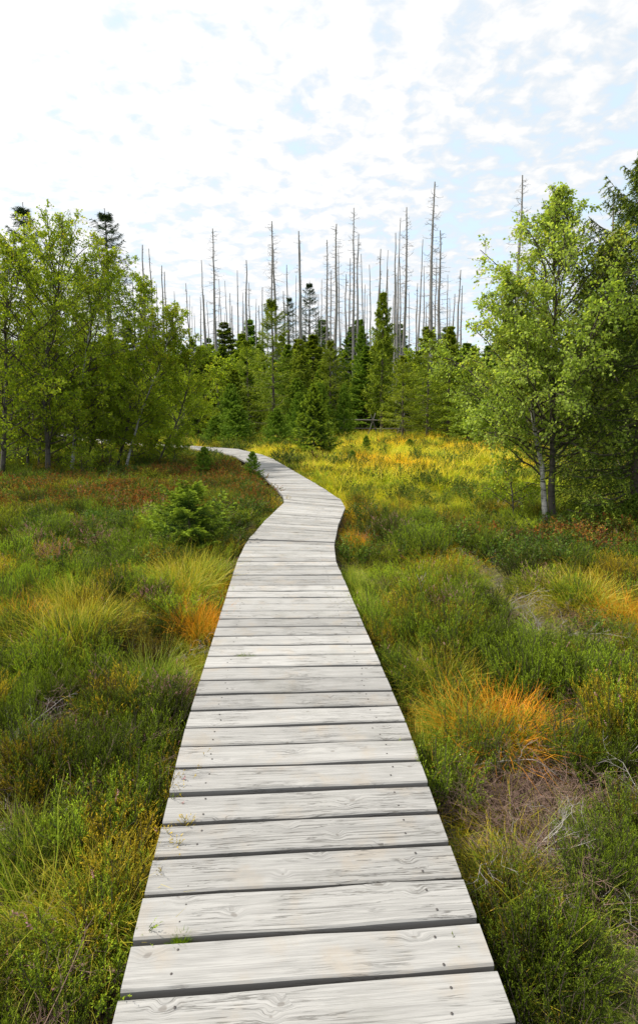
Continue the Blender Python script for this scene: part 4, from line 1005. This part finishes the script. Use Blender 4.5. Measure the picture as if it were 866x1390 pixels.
# ------------------------------------------------------------------ dead spruces
def build_snags():
    rng = np.random.default_rng(11)
    def snag_parts(seed, nb, bl, H=20.0, r=.21, low=.25):
        g = np.random.default_rng(seed); mt = MB(); mw = MB()
        z = np.linspace(0, H, 14); C = np.stack([np.cumsum(g.normal(size=14) * .035), np.cumsum(g.normal(size=14) * .035), z], -1); C[0, :2] = 0
        tubes(mt, C[None], (r * (1 - .80 * (z / H)))[None], 7)
        if nb:
            zz = H * (low + (.985 - low) * g.random(nb) ** .8); t = zz / H
            az = g.random(nb) * 6.28
            L = bl * (1.25 - t) * (.25 + .95 * g.random(nb) ** 1.3)
            B = np.stack([np.interp(zz, z, C[:, 0]), np.interp(zz, z, C[:, 1]), zz], -1)
            el = R(-5) + g.normal(size=nb) * .25 + (t > .85) * .3
            D = np.stack([np.cos(az) * np.cos(el), np.sin(az) * np.cos(el), np.sin(el)], -1)
            u = np.linspace(0, 1, 5)[None, :, None]
            P = B[:, None] + D[:, None] * L[:, None, None] * u + np.array([0, 0, -.35]) * L[:, None, None] * (u ** 2 - 1.1 * u ** 4)
            P += np.cumsum(g.normal(size=P.shape) * .03 * (u > 0), 1)
            tubes(mw, P, np.broadcast_to(np.linspace(.020, .009, 5), (nb, 5)), 3)
            S, _, _ = grow(g, P, 3, .3, 1, L * .35, .8, 0, -.2, K=3, wig=.1)
            tubes(mw, S, np.full((len(S), 3), .007), 3)
        return mt.mesh('trunk', [M['snag_bark']]), (mw.mesh('branches', [M['snag_bark']]) if nb else None)
    A = [snag_parts(900 + k, 130, 1.7) for k in range(3)]          # many branches left
    Bm = [snag_parts(910 + k, 42, 1.1) for k in range(3)]          # few
    Cm = [snag_parts(920 + k, 16, .7, r=.15) for k in range(2)]    # almost bare
    T = [(193, 333, 'b'), (205.5, 339, 'b'), (220, 360, 'b'), (226.5, 369, 'b'), (253, 401, 'c'), (258, 416, 'c'), (270, 403, 'b'), (275, 353, 'c'), (284.5, 410, 'c'),
         (291.5, 310, 'a'), (304, 425, 'c'), (310, 381, 'c'), (317, 415, 'b'), (323, 367, 'c'), (328.5, 412, 'c'), (334, 353, 'b'), (351, 414, 'b'), (366.5, 321, 'a'),
         (374.5, 301, 'a'), (384, 395, 'b'), (407, 314, 'b'), (410.5, 326, 'c'), (444, 325, 'a'), (448, 366, 'b'), (453.5, 305, 'a'), (461.5, 337, 'c'), (473.5, 407, 'c'),
         (481.5, 282, 'a'), (485, 317, 'b'), (492.5, 386, 'b'), (505, 360, 'c'), (510, 337, 'b'), (528, 365, 'b'), (535.5, 317, 'c'), (542.5, 296, 'c'), (551.5, 283, 'a'),
         (556.5, 396, 'c'), (571, 325, 'c'), (589, 243, 'a'), (603.5, 313, 'a'), (621.5, 366, 'b'), (629, 387, 'b'), (713, 236, 'a'), (833, 262, 'b'),
         (265, 425, 'c'), (298, 405, 'c'), (345, 405, 'c'), (400, 410, 'c'), (432, 400, 'c'), (440, 420, 'c'), (465, 420, 'c'), (500, 400, 'c'), (518, 410, 'c'), (563, 405, 'c'), (580, 410, 'b'), (596, 395, 'c'), (612, 405, 'c'), (239, 395, 'c'), (233, 410, 'c'), (180, 380, 'b')] + [(245, 420, 'c'), (262, 385, 'b'), (281, 400, 'c'), (289, 420, 'b'), (301, 378, 'c'), (313, 398, 'b'), (327, 395, 'c'), (340, 385, 'b'), (347, 425, 'c'), (357, 390, 'b'), (362, 412, 'c'), (391, 360, 'b'), (402, 375, 'c'), (416, 395, 'c'), (428, 422, 'b'), (437, 380, 'c'), (470, 372, 'b'), (476, 350, 'c'), (488, 395, 'c'), (497, 345, 'c'), (515, 388, 'b'), (523, 340, 'c'), (531, 400, 'c'), (539, 372, 'b'), (547, 350, 'c'), (567, 385, 'b'), (577, 362, 'c'), (585, 398, 'c'), (594, 350, 'c'), (609, 372, 'c'), (617, 398, 'b'), (213, 385, 'c'), (200, 372, 'c')]
    special = {291.5: 'tall branchy dead spruce left of the middle group, standing alone above its neighbours', 374.5: 'tall dead spruce with bristling branches directly above the dark middle spruce',
               481.5: 'tall dead spruce with many fine branches near the centre of the skyline', 589: 'tallest dead spruce with fine branches, left of the right birch',
               603.5: 'branchy dead spruce immediately right of the tallest dead one', 713: 'dead spruce tip rising above the left shoulder of the right birch', 453.5: 'branchy dead spruce in the close pair left of the skyline centre',
               833: 'dead spruce tip between the right birch and the big spruce', 275: 'bare dead trunk left of the tall branchy one on the left skyline', 551.5: 'tall branchy dead spruce directly above the ragged drooping spruce',
               407: 'dead trunk of the tight pair above the dark narrow spruce', 542.5: 'tall bare dead trunk just left of the branchy one above the drooping spruce'}
    glab = {'a': ('dead grey spruce with many short branches on the skyline', 'branchy dead spruces on the skyline'), 'b': ('dead grey spruce trunk with few branches on the skyline', 'sparse dead spruces on the skyline'),
            'c': ('nearly bare dead grey trunk on the skyline behind the forest edge', 'bare dead trunks on the skyline')}
    for i, (px, py, k) in enumerate(T):
        H = (15.5 if py > 390 else 19.0) + 3.5 * rng.random() + (2 if py < 300 else 0)
        Y = (H - 1.9) * F / (554 - py) * .995
        p = at_depth(px, py, Y)
        pt, pw = {'a': A, 'b': Bm, 'c': Cm}[k][i % (2 if k == 'c' else 3)]
        w = .75 + .4 * rng.random() if py > 390 else .95 + .35 * rng.random()
        root = empty('dead_spruce', (p.x, Y, -.24), float(rng.random() * 6.28), (w, w, (p.z + .24) / 20.0))
        root.rotation_euler[0] = float(rng.normal() * .012); root.rotation_euler[1] = float(rng.normal() * .013)
        tag(root, special.get(px, glab[k][0]), 'dead tree', glab[k][1] if px not in special else None)
        obj('trunk', pt, root)
        if pw: obj('branches', pw, root, 'stuff')
build_snags()

# ------------------------------------------------------------------ fences, dead branches
def bar(p, q, r, sides=6, wob=.01, seed=0):
    g = np.random.default_rng(seed); p, q = np.array(p, float), np.array(q, float)
    u = np.linspace(0, 1, 6)[:, None]; C = p * (1 - u) + q * u; C[1:-1] += g.normal(size=(4, 3)) * wob
    mb = MB(); tubes(mb, C[None], np.linspace(r, r * .85, 6)[None], sides)
    return mb
def build_fences():
    def fence(x0, x1, Y, label, seed, zr=.95):
        a = (x0 - CX) / F * Y; b = (x1 - CX) / F * Y
        g = np.random.default_rng(seed)
        root = empty('rail_fence', ((a + b) / 2, Y, -.24)); tag(root, label, 'fence')
        L = b - a; n = max(2, int(L / 1.5) + 1)
        xs = np.linspace(-L / 2, L / 2, n)
        for x in xs:   # crossed leaning posts
            obj('post', bar((x - .35, 0.04, 0), (x + .18, 0.04, zr + .45), .045, seed=int(g.integers(1e6))).mesh('post', [M['rail']]), root)
            obj('post', bar((x + .35, -.05, 0), (x - .15, -.05, zr + .35), .04, seed=int(g.integers(1e6))).mesh('post', [M['rail']]), root)
        obj('rail', bar((-L / 2 - .5, 0, zr), (L / 2 + .5, 0, zr - .06), .05, seed=int(g.integers(1e6))).mesh('rail', [M['rail']]), root)
        obj('rail', bar((-L / 2 - .4, .09, zr * .5), (L / 2 + .2, .09, zr * .48), .04, seed=int(g.integers(1e6))).mesh('rail', [M['rail']]), root)
    fence(466, 545, 37, 'grey wooden rail fence on crossed posts at the far edge of the golden grass', 3, 1.15)
    fence(288, 334, 38.5, 'grey wooden rail fence beyond the left turn of the boardwalk', 4, 1.4)
    # lying and leaning dead wood
    def branch(px, py, Y, vec, L, r, label, seed, mat='pale_twig', name='dead_branch', n2=6, cat='branch', bend=-.1):
        g = np.random.default_rng(seed); p = at_depth(px, py, Y)
        d = nrm(np.array(vec, float)); u = np.linspace(0, 1, 9)[:, None]
        C = d * L * u + np.array([0, 0, bend]) * L * u * u + np.cumsum(g.normal(size=(9, 3)) * .022 * L, 0) * (u > 0)
        mb = MB(); tubes(mb, C[None], np.linspace(r, r * .35, 9)[None], 6)
        S, Ls, _ = grow(g, C[None], n2, .2, 1, np.array([L * .38]), .8, .05, -.1, K=5, wig=.2)
        tubes(mb, S, np.broadcast_to(np.linspace(r * .4, r * .15, 5), (len(S), 5)), 4)
        S2, _, _ = grow(g, S, 4, .3, 1, Ls * .4, .8, .0, 0, K=4, wig=.2)
        tubes(mb, S2, np.full((len(S2), 4), r * .13), 3)
        o = obj(name, mb.mesh(name, [M[mat]])); o.location = p; tag(o, label, cat)
    z = lambda px, py: at(px, py, -.2).y
    branch(66, 1075, z(66, 1090), (1, .25, .35), .22, .006, 'pale curved dead branch sticking out of the heather at lower left', 41, bend=-.5)
    branch(110, 1110, z(110, 1110) + .02, (1, -.1, .12), .30, .005, 'grey twisted dead branch lying below the curved one at lower left', 42)
    branch(575, 830, z(575, 832), (-.15, .1, 1), .32, .006, 'bare dead twig standing upright in the heather right of the boardwalk', 43, bend=.05)
    branch(640, 1040, z(640, 1040), (1, -.2, .25), .34, .005, 'thin grey dead branch lying in front of the bright orange tussock', 44)
    branch(775, 706, 8.6, (.62, .3, .62), 1.0, .012, 'thin dark dead stem leaning right beside the right birch', 45, 'twig')
    branch(820, 590, 8.9, (-1, -.1, -.35), .9, .011, 'grey dead side branches reaching left from the big spruce on the right', 46, n2=9)
    branch(815, 610, 9.2, (-1, -.3, -.25), .8, .010, 'lower grey dead side branches of the big spruce on the right', 47, n2=9)
    branch(130, 665, 12.4, (.5, -.4, .25), .8, .012, 'crooked grey dead branch below the left birches', 48)
build_fences()
